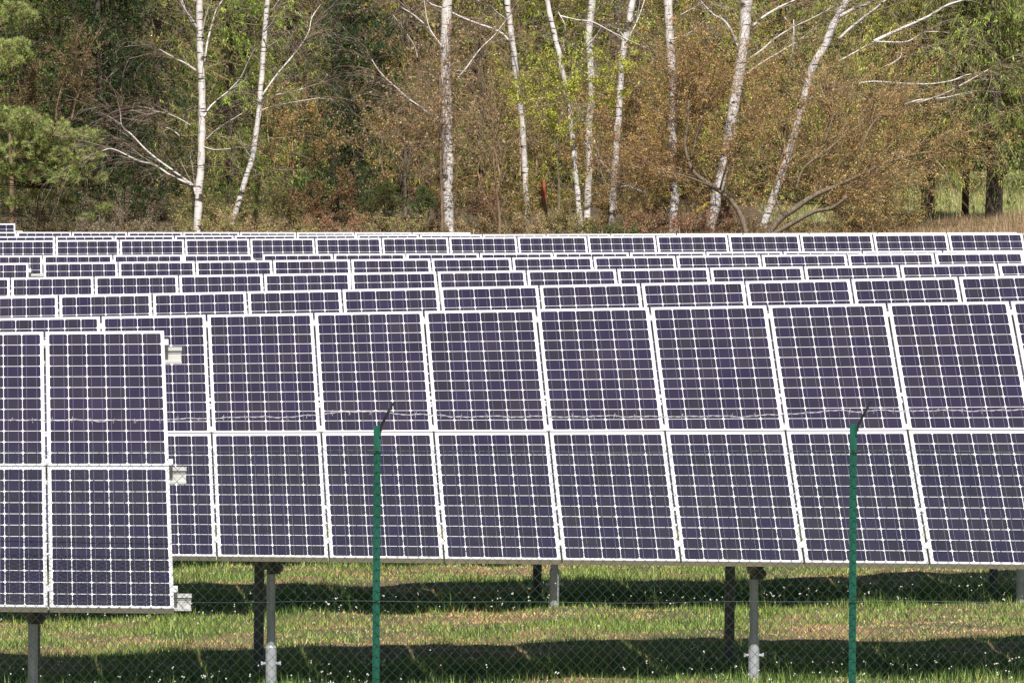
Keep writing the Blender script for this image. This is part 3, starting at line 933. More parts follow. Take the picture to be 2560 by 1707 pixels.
def pine_mesh(name, blobs, per_blob, tufts_size, col, needles=26):
    """blobs: (x,y,z,rx,ry,rz): tufts of long needles spread on the upper shell of each"""
    Cs, Ds = [], []
    S, E = [], []
    boughs = ([], []); zc = float(np.mean([q[2] for q in blobs]))
    for (x, y, z, rx, ry, rz) in blobs:
        n = per_blob
        d = unit(rng.normal(0, 1, (n, 3))); rr = rng.uniform(.55, 1.05, (n, 1)) ** .6
        Cs.append(np.array((x, y, z)) + d * rr * np.array((rx, ry, rz))); Ds.append(unit(d + np.array((0, -.1, .7))))
        S.append(np.tile(np.array([(x, y, z - rz * .5)]), (n // 3, 1))); E.append(Cs[-1][:n // 3])
        q0 = np.array((0, .62, zc - .55)); q1 = np.array((x, y, z - rz * .5)); qm = (q0 * .45 + q1 * .55) + np.array((0, .12, -.05))
        boughs[0].extend([q0, qm]); boughs[1].extend([qm, q1])
    C = np.concatenate(Cs); Dn = np.concatenate(Ds); n = len(C)
    a = unit(np.repeat(Dn, needles, 0) + rng.normal(0, .75, (n * needles, 3)))
    base = np.repeat(C, needles, 0)
    c = np.repeat(palette(n, col, v=.2), needles, 0) * rng.uniform(.75, 1.25, (n * needles, 1))
    s = tufts_size * rng.uniform(.7, 1.2, (n * needles, 1))
    b_ = unit(np.cross(a, rng.normal(0, 1, a.shape))) * .0034
    V = np.stack([base - b_, base + b_, base + a * s], 1).reshape(-1, 3)
    fol = np_mesh(name, V, 3, M['leaf'], c)
    S = np.concatenate(S); E = np.concatenate(E); m_ = (S + E) / 2 + rng.normal(0, .04, S.shape)
    nb = len(boughs[0])
    wood = seg_mesh(name + '_wood', np.concatenate([S, m_, boughs[0]]), np.concatenate([m_, E, boughs[1]]), np.concatenate([np.full(2 * len(S), .007), np.full(nb, .008)]), np.concatenate([np.full(2 * len(S), .004), np.full(nb, .006)]), 4, M['twig'], np.tile(np.array([[.14, .09, .05]]), (2 * len(S) + nb, 1)))
    return fol, wood

def shrub(label, stems, D, L, col, leafn, leafs, levels=5, kids=4, twcol=((.16, .09, .05), (.26, .16, .09)), grav=0.0, cat='shrub', name='shrub', group='budding shrubs at the edge of the wood', rad=.02, spread=.55, ratio=.66, leafk=4, wob=.1, traced=(), bark_='bark_brown', rmin=.0017, cap=1500, tdz=0.0):
    """stems: list of (px, py_base, direction)"""
    S = [at(px, py, D + dd) for px, py, d, dd in stems]
    for s in S: s[2] = max(min(s[2], float(ground(s[0], s[1])) + 4), float(ground(s[0], s[1])) - .05)
    b0 = (float(np.mean([s[0] for s in S])), D, float(ground(np.mean([s[0] for s in S]), D)))
    o = empty(name, b0); tag(o, label, cat, group)
    dirs = [d for _, _, d, _ in stems]
    for (w, w2, pts, dz) in traced:
        bp = [at(x, y, D + tdz + dz * j / max(1, len(pts) - 1)) for j, (x, y) in enumerate(pts)]
        bq = smooth_path(bp, 4)
        mb = MB(); mb.tube(bq, [pxr(w + (w2 - w) * i / len(bq), D) for i in range(len(bq))], 8)
        mb.build('stem', M[bark_], o, tuple(bp[0]), smooth=True)
        for i in range(len(bq) // 2, len(bq), 1):
            for _ in range(2):
                S.append(bq[i] + np.array((0, -tdz * .6, 0))); dirs.append(tuple(unit(bq[i] - bq[i - 1]) + rng.normal(0, .5, 3)))
    nS = len(S)
    out, tips = branching(S, dirs, np.random.uniform(.7, 1.15, nS) * L, rad, levels, kids, spread, grav, wob, ratio, 4, cap=cap)
    segs_obj('twigs', out, M['twig'], o, rmin, 3, np.array(twcol), b0)
    sub = rng.choice(len(tips), max(8, len(tips) // 4), replace=False)
    T = tips[sub[rng.integers(0, len(sub), leafn)]]
    C = T[:, :3] + rng.normal(0, .026, (leafn, 3))
    c = palette(leafn, col, v=.3)
    V = specks(C - np.array(b0), rng.uniform(.6, 1.3, leafn) * leafs, c, leafk, 1.25)
    link('leaves', np_mesh('leaves', V, leafk, M['leaf'], c), o, b0)
    return o

def mass(name, label, n, px0, px1, py0, py1, D0, D1, size, cols, keep=None, cat=None, k=4, elong=1.3, droop=0, flat=False):
    """countless leaves and twigs filling a volume seen between the given photo columns and heights"""
    px = rng.uniform(px0, px1, n); py = rng.uniform(py0, py1, n); D = rng.uniform(D0, D1, n)
    if keep is not None:
        m = keep(px, py, D); px, py, D = px[m], py[m], D[m]
    n = len(px)
    y = (853.5 - py) / F
    dz = (-1 * _s + y * _c); dy = (_c + y * _s)
    x = (px - 1280) / F / dy * D; z = HC + dz / dy * D
    z = np.maximum(z, ground(x, D) + .02)
    C = np.stack([x, D, z], -1)
    tone = cols(px, py, D) if callable(cols) else palette(n, cols)
    V = specks(C, rng.uniform(.55, 1.3, n) * size, tone, k, elong, droop)
    o = link(name, np_mesh(name, V, k, M['leaf'], tone), None)
    tag(o, label, cat, kind='stuff')
    return o

# ------------------------------------------------------------------ the wood
G_DARK = [(.05, .09, .022), (.08, .13, .03), (.028, .055, .016), (.13, .18, .045)]
G_MID = [(.17, .22, .045), (.25, .28, .065), (.06, .09, .025), (.32, .33, .09)]
G_BROWN = [(.15, .11, .055), (.20, .15, .075), (.12, .13, .045), (.18, .19, .06), (.26, .19, .12)]
spruce_a = conifer_mesh('spruce_a', 7.2, 1.7, 22, G_DARK, .017, 42000)
spruce_b = conifer_mesh('spruce_b', 7.0, 1.4, 20, G_MID, .016, 34000, twcol=(.15, .10, .07), hang=.9)
larch_a = conifer_mesh('larch_a', 7.0, 1.5, 20, G_BROWN + G_MID, .014, 30000, droop=.6, twcol=(.22, .16, .12), hang=1.2)
larch_b = conifer_mesh('larch_b', 6.6, 1.5, 20, G_MID + G_BROWN[2:4], .016, 46000, droop=.6, twcol=(.20, .15, .10), hang=1.2, z0=1.5)
WOODG = 'conifers standing in the wood'
CON = [
 ('spruce_tree', spruce_a, 60, 136.0, 'dark spruce at the far left edge, behind the bright green pine bush', .95, .3, (1.7, 1.6, 1.1)),
 ('spruce_tree', spruce_a, 250, 130.5, 'darkest spruce, its black shade just left of the leftmost birch', 1.0, 1.9, (.40, .52, .42)),  # dark tint paints the black shade into this tree
 ('larch_tree', larch_a, 395, 132.5, 'drooping tree with pinkish grey hanging twigs left of the leftmost birch', .95, .9, (1.4, 1.45, 1.1)),
 ('spruce_tree', spruce_b, 575, 135.0, 'olive green spruce filling the space between the two left birches', 1.0, 2.2, (1.25, 1.5, .9)),
 ('spruce_tree', spruce_b, 735, 138.0, 'olive spruce right of the slender leaning birch', 1.0, 4.0, (1.45, 1.4, 1.1)),
 ('spruce_tree', spruce_a, 880, 131.0, 'blackish spruce low between the leaning birch and the thick middle birch', .68, 3.3, (.6, .75, .7)),
 ('spruce_tree', spruce_b, 1010, 140.0, 'brownish spruce just left of the thick middle birch', 1.0, .7, (1.5, 1.25, .9)),
 ('larch_tree', larch_a, 1200, 139.0, 'brown larch in the gap right of the thick middle birch', 1.0, 2.6, (1.4, 1.25, .8)),
 ('spruce_tree', spruce_b, 1390, 141.0, 'green spruce behind the fresh yellow green leaves', 1.0, 5.1, (1.5, 1.5, .8)),
 ('larch_tree', larch_a, 1590, 139.5, 'yellowish larch behind the middle group of birches', 1.0, 1.2, (1.6, 1.6, .8)),
 ('spruce_tree', spruce_b, 1760, 142.0, 'olive spruce behind the russet shrub, left of the thick right birch', 1.0, 3.0, (1.6, 1.5, .9)),
 ('larch_tree', larch_a, 1960, 143.0, 'brown larch between the two right birches', 1.0, 5.6, (1.6, 1.35, .9)),
 ('larch_tree', larch_b, 2175, 140.0, 'green and brown larch with hanging twigs above the long white limbs', 1.05, .4, (1.5, 1.5, 1.1)),
 ('larch_tree', larch_b, 2412, 131.5, 'pale green larch on the thin dark trunk between the two thick ones', 1.0, 3.7, (1.75, 1.65, 1.4)),
 ('spruce_tree', larch_b, 2484, 129.5, 'green spruce on the thickest dark trunk at the right edge', 1.05, 1.5, (1.25, 1.4, 1.1)),
 ('larch_tree', larch_b, 2318, 130.5, 'olive larch on the dark trunk standing in the green glade', 1.0, 4.4, (1.75, 1.6, 1.3)),
]
for (kd, ms, px, D, lab, sc_, rot, tint) in CON:
    right = px > 2100
    place_conifer(kd, ms, px, D, lab, sc_, rot, tint, WOODG, 'larch' if kd.startswith('larch') else 'spruce', .10 if not right else {2318: .13, 2412: .07, 2484: .155}.get(px, .08))

# bright pine at the left edge, with tufts of long needles
PCOL = [(.42, .49, .14), (.52, .57, .20), (.24, .33, .10), (.52, .54, .23)]
def pine(label, blobs_px, D, per, size, col, needles=24, trunk=None, tint=1.0, name='pine_tree'):
    b = [(*(at(px, py, D + dd)), rx * D / F, rx * D / F, ry * D / F) for px, py, dd, rx, ry in blobs_px]
    c0 = np.mean([q[:3] for q in b], axis=0)
    gz = float(ground(c0[0], D))
    o = empty(name, (c0[0], D, gz)); tag(o, label, 'pine tree', 'pines of the wood edge')
    fol, wood = pine_mesh('crown', [(x - c0[0], y - D, z - gz, a, b_, c) for x, y, z, a, b_, c in b], per, size, np.array(col) * tint, needles)
    for nm, me in (('crown', fol), ('branches', wood)):
        q = bpy.data.objects.new(nm, me); COL.objects.link(q); q.parent = o
    top = max(q[2] for q in b)
    t = MB(); t.tube([(c0[0] + .02 * math.sin(i), D + .62, gz - .1 + (float(c0[2]) - .5 - gz) * i / 6) for i in range(7)], [.05 * (1 - .12 * i) for i in range(7)], 8)
    t.build('trunk', M['bark_brown'], o, (c0[0], D, gz))
    return o
BL = []
for _ in range(60):
    t_ = rng.random(); bx = rng.uniform(-90, 232); by = rng.uniform(278, 455)
    if bx > 120 and by < 292 + (bx - 120) * .35: by += 40
    BL.append((bx, by, rng.uniform(-.45, .5), rng.uniform(26, 42), rng.uniform(13, 23)))
BL += [(262, 520, .2, 20, 10), (100, 490, .3, 30, 12), (40, 505, .2, 30, 12), (170, 500, .3, 26, 12), (215, 545, .3, 22, 10)]
pine('bright green pine bush at the left edge, low above the panels', BL, 125.2, 44, .075, PCOL + [(.16, .22, .07)], needles=26)
pine('light green pine bough at the upper left edge, above the pine bush', [(10, 118, 0, 34, 16), (52, 112, .1, 28, 14), (25, 150, -.1, 34, 13), (-30, 130, 0, 45, 30), (60, 138, .2, 20, 9), (-5, 172, .1, 30, 10), (30, 20, .6, 40, 14), (-10, 45, .6, 40, 14), (70, 40, .7, 26, 12)], 127.0, 60, .075, PCOL)
pine('dim olive pine crown at the upper left corner', [(110, 30, 0, 50, 18), (150, 70, .3, 46, 18), (60, 75, .2, 46, 16), (190, 30, .4, 44, 20), (120, 215, .4, 46, 14), (180, 240, .4, 40, 14), (190, 130, .4, 34, 14)], 130.5, 50, .075, [(.13, .17, .05), (.18, .21, .06), (.09, .13, .04)])
pine('bluish green pine crown behind, between the leaning birch and the thick birch', [(930, 85, 0, 55, 24), (975, 70, .3, 40, 20), (900, 140, .2, 52, 26), (850, 100, .3, 40, 22), (960, 130, -.1, 45, 18), (880, 220, .2, 60, 26), (800, 270, .3, 60, 26), (760, 330, .3, 50, 28), (990, 210, .3, 50, 26), (1060, 190, .3, 40, 28), (860, 320, .2, 52, 24), (940, 290, .5, 60, 24)], 130.5, 60, .075, [(.040, .095, .045), (.06, .12, .06), (.03, .065, .03), (.08, .12, .04)])
pine('young rounded pine low to the left of the thick birch foot', [(950, 495, 0, 40, 22), (985, 505, .1, 36, 20), (920, 515, 0, 34, 16), (965, 470, 0, 20, 14)], 124.9, 90, .05, [(.10, .13, .035), (.13, .16, .05), (.07, .10, .03)])
pine('small fresh green young pine beside the thick birch foot', [(1058, 490, 0, 18, 22), (1050, 520, 0, 22, 12), (1075, 505, 0, 14, 14)], 124.7, 80, .045, [(.09, .17, .05), (.12, .20, .06)])
pine('sprig of spring green conifer low between left pine bush and the leftmost birch', [(275, 435, 0, 25, 14), (310, 450, .1, 24, 12), (345, 480, .1, 22, 14), (385, 490, 0, 24, 16), (230, 460, 0, 26, 14), (260, 490, .1, 26, 14), (345, 520, 0, 18, 12)], 126.0, 40, .06, [(.075, .13, .03), (.05, .09, .025), (.03, .06, .02)])

# birches
birch('tall straight white birch farthest left, forked near the top', 124.8,
      [(492, 590), (496, 500), (503, 400), (505, 300), (504, 200), (500, 100), (499, 0)], 20, 15,
      [(7, [(490, 488), (483, 465), (470, 455), (430, 425), (395, 400), (362, 372), (330, 338), (305, 315), (302, 290)]),
       (6, [(483, 466), (440, 445), (420, 435), (385, 412), (345, 402), (300, 380), (275, 372), (255, 378)]),
       (6, [(490, 178), (465, 160), (435, 145), (398, 124)]),
       (7, [(493, 72), (478, 48), (462, 25), (450, 0), (440, -30)]),
       (6, [(511, 155), (520, 100), (535, 45), (545, 18), (562, -5)]),
       (5, [(510, 292), (525, 268), (550, 245), (572, 228)]), (5, [(572, 228), (600, 198), (618, 160), (637, 122)]),
       (3, [(512, 352), (545, 322), (605, 284)]), (3, [(503, 365), (540, 375), (600, 368)]), (3, [(478, 315), (450, 298), (420, 285), (384, 278)]), (3, [(449, 340), (430, 325), (403, 315)]), (4, [(492, 75), (470, 40), (455, 0)]), (3, [(505, 90), (515, 40), (530, 0)])], 18)
birch('slender birch leaning right, second from the left', 125.6,
      [(570, 585), (590, 525), (612, 455), (632, 390), (642, 320), (650, 250), (656, 170), (662, 90), (670, 0)], 14, 12,
      [(5, [(655, 240), (690, 190), (728, 145), (755, 110), (772, 80), (780, 45), (802, 12)]), (5, [(668, 50), (682, 25), (698, 0)]), (4, [(660, 80), (675, 65), (692, 38)]), (3, [(665, 120), (690, 105), (712, 85)]), (3, [(655, 275), (700, 262), (800, 245)]), (3, [(688, 238), (720, 232), (758, 222)]), (3, [(632, 400), (600, 350), (598, 300)])], 18)
birch('thick white birch in the middle left with dark scars down its bark', 125.1,
      [(1122, 590), (1119, 480), (1120, 400), (1117, 320), (1115, 230), (1114, 120), (1119, 0)], 28, 24,
      [(6, [(1105, 312), (1080, 290), (1050, 268), (1018, 245), (985, 215), (968, 200), (945, 175), (930, 150)]),
       (5, [(1145, 195), (1165, 172), (1180, 150), (1205, 118), (1235, 90), (1262, 55)]), (4, [(1108, 120), (1085, 90), (1070, 60), (1060, 0)]), (4, [(1060, 60), (1030, 35), (995, 15)]), (4, [(1045, 155), (1038, 120), (1020, 90), (982, 38)]), (3, [(1130, 175), (1165, 180)])], 30)
birch('birch with a long white limb reaching left across the thick birch', 127.6,
      [(1320, 560), (1312, 420), (1305, 300), (1292, 210), (1285, 140), (1275, 60), (1268, 0)], 15, 15,
      [(7, [(1272, 105), (1260, 88), (1230, 72), (1195, 60), (1150, 42), (1110, 22), (1080, 12), (1062, -5)]), (4, [(1268, 50), (1240, 30), (1215, 0)])], 22)
birch('thin birch curving down to the panels left of the middle', 125.0,
      [(1452, 595), (1447, 520), (1440, 440), (1433, 360), (1424, 280), (1416, 230), (1400, 150), (1385, 80), (1368, 0)], 14, 12,
      [(4, [(1400, 40), (1440, 50), (1480, 55), (1525, 78), (1570, 100), (1615, 120)]), (4, [(1460, 355), (1490, 390), (1520, 425), (1535, 450), (1562, 462), (1620, 485)]), (4, [(1485, 350), (1500, 395), (1525, 435)]), (4, [(1620, 485), (1580, 465), (1540, 468), (1515, 458), (1505, 435)]), (3, [(1395, 30), (1412, 60)])], 20)
birch('greyish birch half hidden in shade behind the thin curving birch', 133.5,
      [(1468, 560), (1470, 470), (1474, 400), (1472, 310), (1480, 240), (1475, 150), (1472, 90), (1482, 0)], 17, 18, [(4, [(1475, 110), (1500, 75), (1510, 50)])], 16)
birch('birch that leans right and vanishes behind the russet shrub', 126.8,
      [(1528, 580), (1535, 450), (1545, 320), (1553, 190), (1560, 120), (1573, 55), (1584, 0)], 17, 15,
      [(4, [(1562, 110), (1590, 60), (1612, 0)]), (3, [(1565, 100), (1530, 60), (1500, 85)]), (3, [(1530, 210), (1522, 190)])], 18)
birch('straight birch of medium girth standing in the russet twigs', 125.5,
      [(1684, 590), (1686, 500), (1684, 420), (1680, 320), (1684, 230), (1678, 150), (1674, 70), (1671, 0)], 25, 19,
      [(4, [(1675, 100), (1720, 85), (1758, 56)]), (4, [(1700, 40), (1735, 20), (1755, 10)]), (3, [(1690, 480), (1740, 440), (1790, 420)])], 30)
birch('thickest right birch, rising bright white out of the shrub', 125.6,
      [(1770, 595), (1790, 500), (1812, 400), (1825, 330), (1836, 255), (1850, 170), (1862, 80), (1868, 0)], 28, 28,
      [(7, [(1845, 118), (1830, 80), (1810, 52), (1785, 38), (1762, 15), (1745, -5)]), (7, [(1882, 66), (1910, 42), (1950, 18), (1985, 2), (2010, -12)]), (5, [(1870, 150), (1905, 125), (1940, 95), (1985, 68), (2040, 42), (2082, 18)]), (5, [(1868, 185), (1900, 160), (1960, 125), (2010, 92)]), (4, [(1800, 40), (1815, 70)]), (4, [(1750, 180), (1765, 150), (1772, 120)]), (3, [(1984, 50), (1985, 100)]), (3, [(1962, 45), (1985, 80), (1986, 140)])], 34)
birch('rightmost birch, leaning far to the right above the brown shrub', 125.9,
      [(1900, 590), (1935, 490), (1962, 420), (1985, 335), (2008, 255), (2030, 175), (2065, 110), (2085, 60), (2118, 0)], 20, 19,
      [(9, [(2100, 42), (2130, 25), (2165, 12), (2185, -5)]), (8, [(2098, 98), (2125, 72), (2155, 48), (2185, 25), (2215, 0)]),
       (9, [(2185, 104), (2225, 85), (2270, 65), (2320, 42), (2365, 15), (2410, 0)]), (5, [(2095, 155), (2140, 130), (2185, 104)]), (5, [(2185, 104), (2230, 106), (2270, 104), (2310, 82), (2345, 80)]),
       (6, [(2140, 210), (2180, 205), (2225, 207), (2270, 210), (2330, 210), (2380, 202), (2410, 190), (2440, 183)]), (6, [(2225, 272), (2260, 262), (2300, 250), (2360, 245), (2405, 235)]), (5, [(2290, 258), (2350, 240), (2400, 215), (2470, 175)]), (4, [(2220, 165), (2250, 145), (2255, 120)]),
       (4, [(2020, 250), (2045, 235), (2060, 225)]), (4, [(2230, 385), (2260, 378), (2285, 375)])], 34)

# the big russet multi-stem shrub and its neighbours
RUS = [(.54, .27, .10), (.64, .38, .13), (.38, .20, .08), (.72, .50, .22), (.44, .40, .11), (.26, .15, .07)]
OCH = [(.50, .38, .13), (.66, .52, .20), (.56, .41, .17), (.36, .27, .09), (.32, .18, .08), (.64, .50, .27), (.24, .26, .07)]
TWR = ((.36, .21, .12), (.46, .33, .20), (.15, .09, .05), (.20, .13, .07))
shrub('wide russet shrub, left half, growing round the medium birch', [(1640, 560, (-.4, 0, 1), 0), (1720, 560, (0, .1, 1), .3), (1580, 560, (-.2, 0, 1), .2)], 125.6, .92, RUS + [(.26, .25, .08)], 30000, .0115, 5, 5, TWR, name='russet_shrub',
      traced=[(14, 9, [(1868, 590), (1848, 530), (1815, 490), (1775, 462), (1735, 432), (1722, 405)], .3), (9, 5, [(1722, 405), (1712, 360), (1720, 305), (1722, 250)], 0), (7, 4, [(1728, 400), (1745, 330), (1758, 290), (1762, 230)], -.3), (6, 4, [(1800, 475), (1812, 430), (1830, 390)], -.3), (5, 3, [(1790, 470), (1710, 440), (1640, 430)], -.3)], bark_='bark_grey', cap=1800, rad=.010, tdz=-1.1, rmin=.0020)
shrub('wide golden brown shrub, right half, with long dark limbs near the ground', [(1960, 570, (.3, 0, 1), .2), (2080, 565, (.4, 0, .9), .3)], 125.5, .92, OCH + RUS[:2] + [(.20, .21, .06)], 34000, .0115, 5, 5, TWR, name='golden_brown_shrub', ratio=.66,
      traced=[(17, 9, [(1912, 595), (1950, 548), (1990, 520), (2030, 492), (2060, 478), (2100, 462), (2150, 440)], .2), (13, 7, [(1925, 592), (1975, 562), (2035, 530), (2080, 520), (2118, 492)], -.4), (6, 4, [(1990, 475), (2010, 420), (2070, 375), (2110, 340)], .2), (6, 4, [(2150, 380), (2175, 320), (2200, 290)], .1), (6, 4, [(1960, 540), (1935, 480), (1950, 440), (1975, 410)], .3), (5, 3, [(2060, 360), (2080, 300), (2085, 280)], 0), (5, 3, [(2100, 462), (2190, 420), (2270, 390), (2330, 380)], .2)], bark_='bark_grey', cap=1800, rad=.010, tdz=-1.1, rmin=.0020)
shrub('upper russet twigs between the medium birch and the leaning right birch', [(1760, 330, (-.2, 0, 1), .4), (1900, 330, (.2, 0, 1), .4), (2060, 330, (.3, .1, .8), .5), (1600, 330, (-.1, 0, 1), .5), (2200, 400, (.3, .1, .5), .5)], 127.4, .62, RUS + OCH, 13000, .011, 5, 5, TWR, name='russet_shrub')
BEI = [(.50, .33, .20), (.38, .24, .13), (.58, .42, .28), (.24, .15, .08)]
shrub('sapling with beige dead leaves in front of the thick middle birch', [(1105, 590, (0, 0, 1), 0), (1108, 590, (-.2, 0, 1), .1)], 124.4, 1.0, BEI, 1300, .017, 5, 4, ((.30, .20, .12), (.20, .13, .08)), name='sapling', cat='sapling', group='saplings with dead leaves', spread=.7, cap=260, rad=.006,
      traced=[(8, 4, [(1106, 592), (1105, 500), (1102, 420), (1100, 300), (1100, 180)], 0)], bark_='bark_brown')
shrub('two stemmed sapling with beige leaves right of the thick middle birch', [(1245, 590, (-.05, 0, 1), 0)], 124.5, 1.0, BEI, 1300, .016, 5, 4, ((.36, .27, .17), (.22, .15, .09)), name='sapling', cat='sapling', group='saplings with dead leaves', spread=.7, cap=260, rad=.006,
      traced=[(8, 4, [(1250, 592), (1247, 520), (1238, 450), (1232, 380)], 0), (5, 3, [(1250, 500), (1254, 400), (1240, 330), (1232, 300)], .1)], bark_='bark_brown')
shrub('bare sapling left of the thick birch, its pale stem broken dark at the top', [(1012, 590, (0, 0, 1), 0)], 125.4, 1.0, BEI, 700, .015, 5, 4, ((.36, .29, .22), (.25, .18, .13)), name='sapling', cat='sapling', group='saplings with dead leaves', spread=.8, cap=260, rad=.006,
      traced=[(9, 7, [(1013, 590), (1013, 500), (1013, 430), (1015, 352)], 0)], bark_='bark_grey')
YEL = [(.46, .50, .06), (.54, .54, .09), (.34, .42, .05), (.60, .56, .12)]
shrub('young tree with fresh yellow green leaves around the thin curving birch', [(1320, 240, (-.6, 0, .3), 0), (1380, 280, (-.5, 0, .2), .1), (1440, 250, (.4, 0, .4), 0), (1500, 280, (.6, 0, .2), 0), (1545, 190, (.4, 0, .3), .1), (1400, 200, (-.3, 0, .4), 0), (1460, 160, (.3, 0, .6), .2), (1340, 330, (-.4, 0, .1), 0), (1300, 190, (-.6, 0, .1), .1)], 124.7, .36, YEL, 9000, .0135, 5, 4, ((.20, .16, .07), (.26, .20, .10)), name='leafing_tree', cat='young tree', group='leafing trees', cap=420, rad=.004, traced=[(6, 3, [(1395, 592), (1398, 480), (1392, 380), (1400, 290), (1392, 200)], 0), (4, 2, [(1396, 400), (1430, 320), (1480, 270), (1540, 190)], 0), (4, 2, [(1396, 380), (1360, 300), (1310, 240)], 0)], bark_='bark_grey')
OLV = [(.22, .25, .06), (.30, .30, .08), (.16, .20, .05), (.40, .29, .13), (.28, .18, .10)]
UND = [
 (40, 'dark brushwood under the bright pine bush at the left edge', [(.12, .10, .05), (.10, .12, .04), (.16, .13, .07)], 3500),
 (180, 'dim brushwood between pine bush and leftmost birch', [(.12, .10, .05), (.10, .14, .04), (.20, .15, .08)], 3500),
 (330, 'greyish pink bramble thicket left of the leftmost birch foot', [(.30, .23, .17), (.20, .15, .11), (.14, .14, .05)], 4500),
 (545, 'brushwood between the feet of the two left birches', OLV + BEI[:1], 4500),
 (680, 'olive and beige thicket right of the leaning birch foot', OLV + BEI[:2], 6500),
 (810, 'reddish brown thicket below the blackish spruce', [(.26, .12, .06), (.20, .11, .05), (.16, .12, .05), (.34, .20, .11)], 6500),
 (1180, 'reddish thicket with pale leaves right of the thick birch foot', [(.30, .13, .09), (.22, .13, .07), (.40, .28, .18), (.16, .13, .05)], 5500),
 (1350, 'olive brown undergrowth around the orange red post', OLV + RUS[:2], 5500),
 (1590, 'brown undergrowth left of the medium birch foot', RUS + OLV, 5500),
 (1770, 'pinkish brown undergrowth beneath the long shrub limb', [(.36, .22, .16), (.28, .16, .10), (.20, .13, .08)], 5000),
 (2200, 'golden brown undergrowth left of the green glade', OCH, 6500),
 (640, 'sparse green shoots beside the leaning birch', [(.16, .20, .05), (.12, .15, .04)], 2200),
]
for j, (px, lab, c, nl) in enumerate(UND):
    st = [(px + dx, 592, (rng.normal(0, .3), rng.normal(0, .2), 1), rng.uniform(-.2, .5)) for dx in (-75, -30, 20, 70)]
    shrub(lab, st, 126.6 + .4 * (j % 3), .46, c, nl, .0125, 5, 4, (tuple(np.array(c[0]) * .8), tuple(np.array(c[1]) * .9), (.30, .22, .15)), name='brushwood', cat='brushwood', group='brushwood along the wood edge', spread=.8, rad=.006, cap=700)
for j, (px, lab) in enumerate([(735, 'brown twiggy shrub rising right of the leaning birch'), (1010, 'russet twiggy shrub behind the broken sapling'), (1300, 'tall brown twiggy shrub behind the two stemmed sapling'), (1520, 'russet twigs left of the vanished leaning birch'), (140, 'tangled brown shrub above the pine bush at left')]):
    c = [RUS + OLV, RUS + OLV, OLV + OCH, RUS, [(.20, .14, .07), (.12, .12, .04), (.30, .20, .10)]][j]
    y = 440 if j < 4 else 300
    shrub(lab, [(px - 50, y, (-.2, 0, 1), 0), (px + 40, y, (.2, 0, 1), .3), (px, y, (0, 0, 1), .5)], 128.6, .7, c, 7000, .0125, 5, 4, TWR, cap=600, name='twiggy_shrub', group='tall twiggy shrubs in the wood')

FRONT = [(0, 'dark twigs just behind the highest solar corner at far left', 1), (130, 'low dark sprouts right of the highest solar corner', 1), (270, 'low pale bramble left of the leftmost birch foot', 2), (420, 'low greyish twigs touching the leftmost birch foot', 2), (520, 'low twigs between the feet of the two left birches', 0), (620, 'low beige leaved sprouts right of the leaning birch foot', 3), (730, 'low olive sprouts below the reddish thicket', 0), (850, 'low red brown sprouts left of the young rounded pine', 4), (1000, 'low brown sprouts under the young rounded pine', 0), (1150, 'low beige leaved sprouts right of the thick birch foot', 3), (1290, 'low straw coloured sprouts left of the orange red post', 3), (1400, 'low olive sprouts right of the orange red post', 0), (1520, 'low dark green sprouts right of the thin curving birch foot', 5), (1620, 'low russet sprouts left of the medium birch foot', 4), (1760, 'low pinkish sprouts right of the medium birch foot', 4), (1880, 'low twigs at the foot of the long shrub limb', 3), (2050, 'low olive sprouts under the dark shrub limbs', 0), (2180, 'low golden sprouts right of the dark shrub limbs', 3)]
FC = [[(.38, .34, .13), (.46, .35, .17), (.26, .27, .08)], [(.13, .10, .055), (.09, .10, .035), (.17, .13, .08)], [(.36, .28, .22), (.24, .19, .14), (.18, .19, .07)], [(.56, .40, .24), (.40, .28, .15), (.30, .27, .10)], [(.42, .20, .12), (.32, .18, .10), (.46, .32, .20)], [(.08, .14, .035), (.14, .20, .05), (.20, .18, .07)]]
for j, (px, lab, ci) in enumerate(FRONT):
    st = [(px + dx, 600, (rng.normal(0, .25), rng.normal(0, .2), 1), rng.uniform(-.1, .4)) for dx in (-70, -35, 0, 30, 62)]
    shrub(lab, st, 124.5 + .2 * (j % 2), .15 + .05 * (j % 3), FC[ci], 2600, .011, 4, 4, (FC[ci][0], FC[ci][1], (.34, .26, .18)), name='sprouts', cat='undergrowth', group='low sprouts behind the farthest panels', spread=.7, rad=.004, cap=420)

# dark trunks at the right and beyond
for px, D, w, lab in ((235, 139, 30, 'dark trunk in the shade above the pine bush'), (190, 142, 26, 'dim trunk farther back at the left'), (840, 137, 20, 'dark trunk low among the reddish thicket'), (1545, 136, 22, 'dark grey trunk deep in shade right of the curving birch')):
    x = (px - 1280) * D / F; z = float(ground(x, D))
    t = empty('dark_tree', (x, D, z)); tag(t, lab, 'tree', 'dark trunks in the wood')
    m = MB(); m.tube([(x + .03 * math.sin(i * .9 + px), D, z - .1 + i * .9) for i in range(9)], [pxr(w, D) * (1.15 - .05 * i) for i in range(9)], 10)
    m.build('trunk', M['bark_dark'], t, (x, D, z), smooth=True)
    st = [(x, D, z + h) for h in np.linspace(1.6, 6.5, 14)]
    dr = [(math.cos(a), math.sin(a), .2) for a in rng.uniform(0, 6.28, 14)]
    out, tips = branching(st, dr, np.full(14, .9), .014, 4, 4, .6, .08, .12, .6, 4)
    segs_obj('branches', out, M['twig'], t, .002, 3, np.array([(.08, .055, .04), (.13, .09, .06)]), (x, D, z))

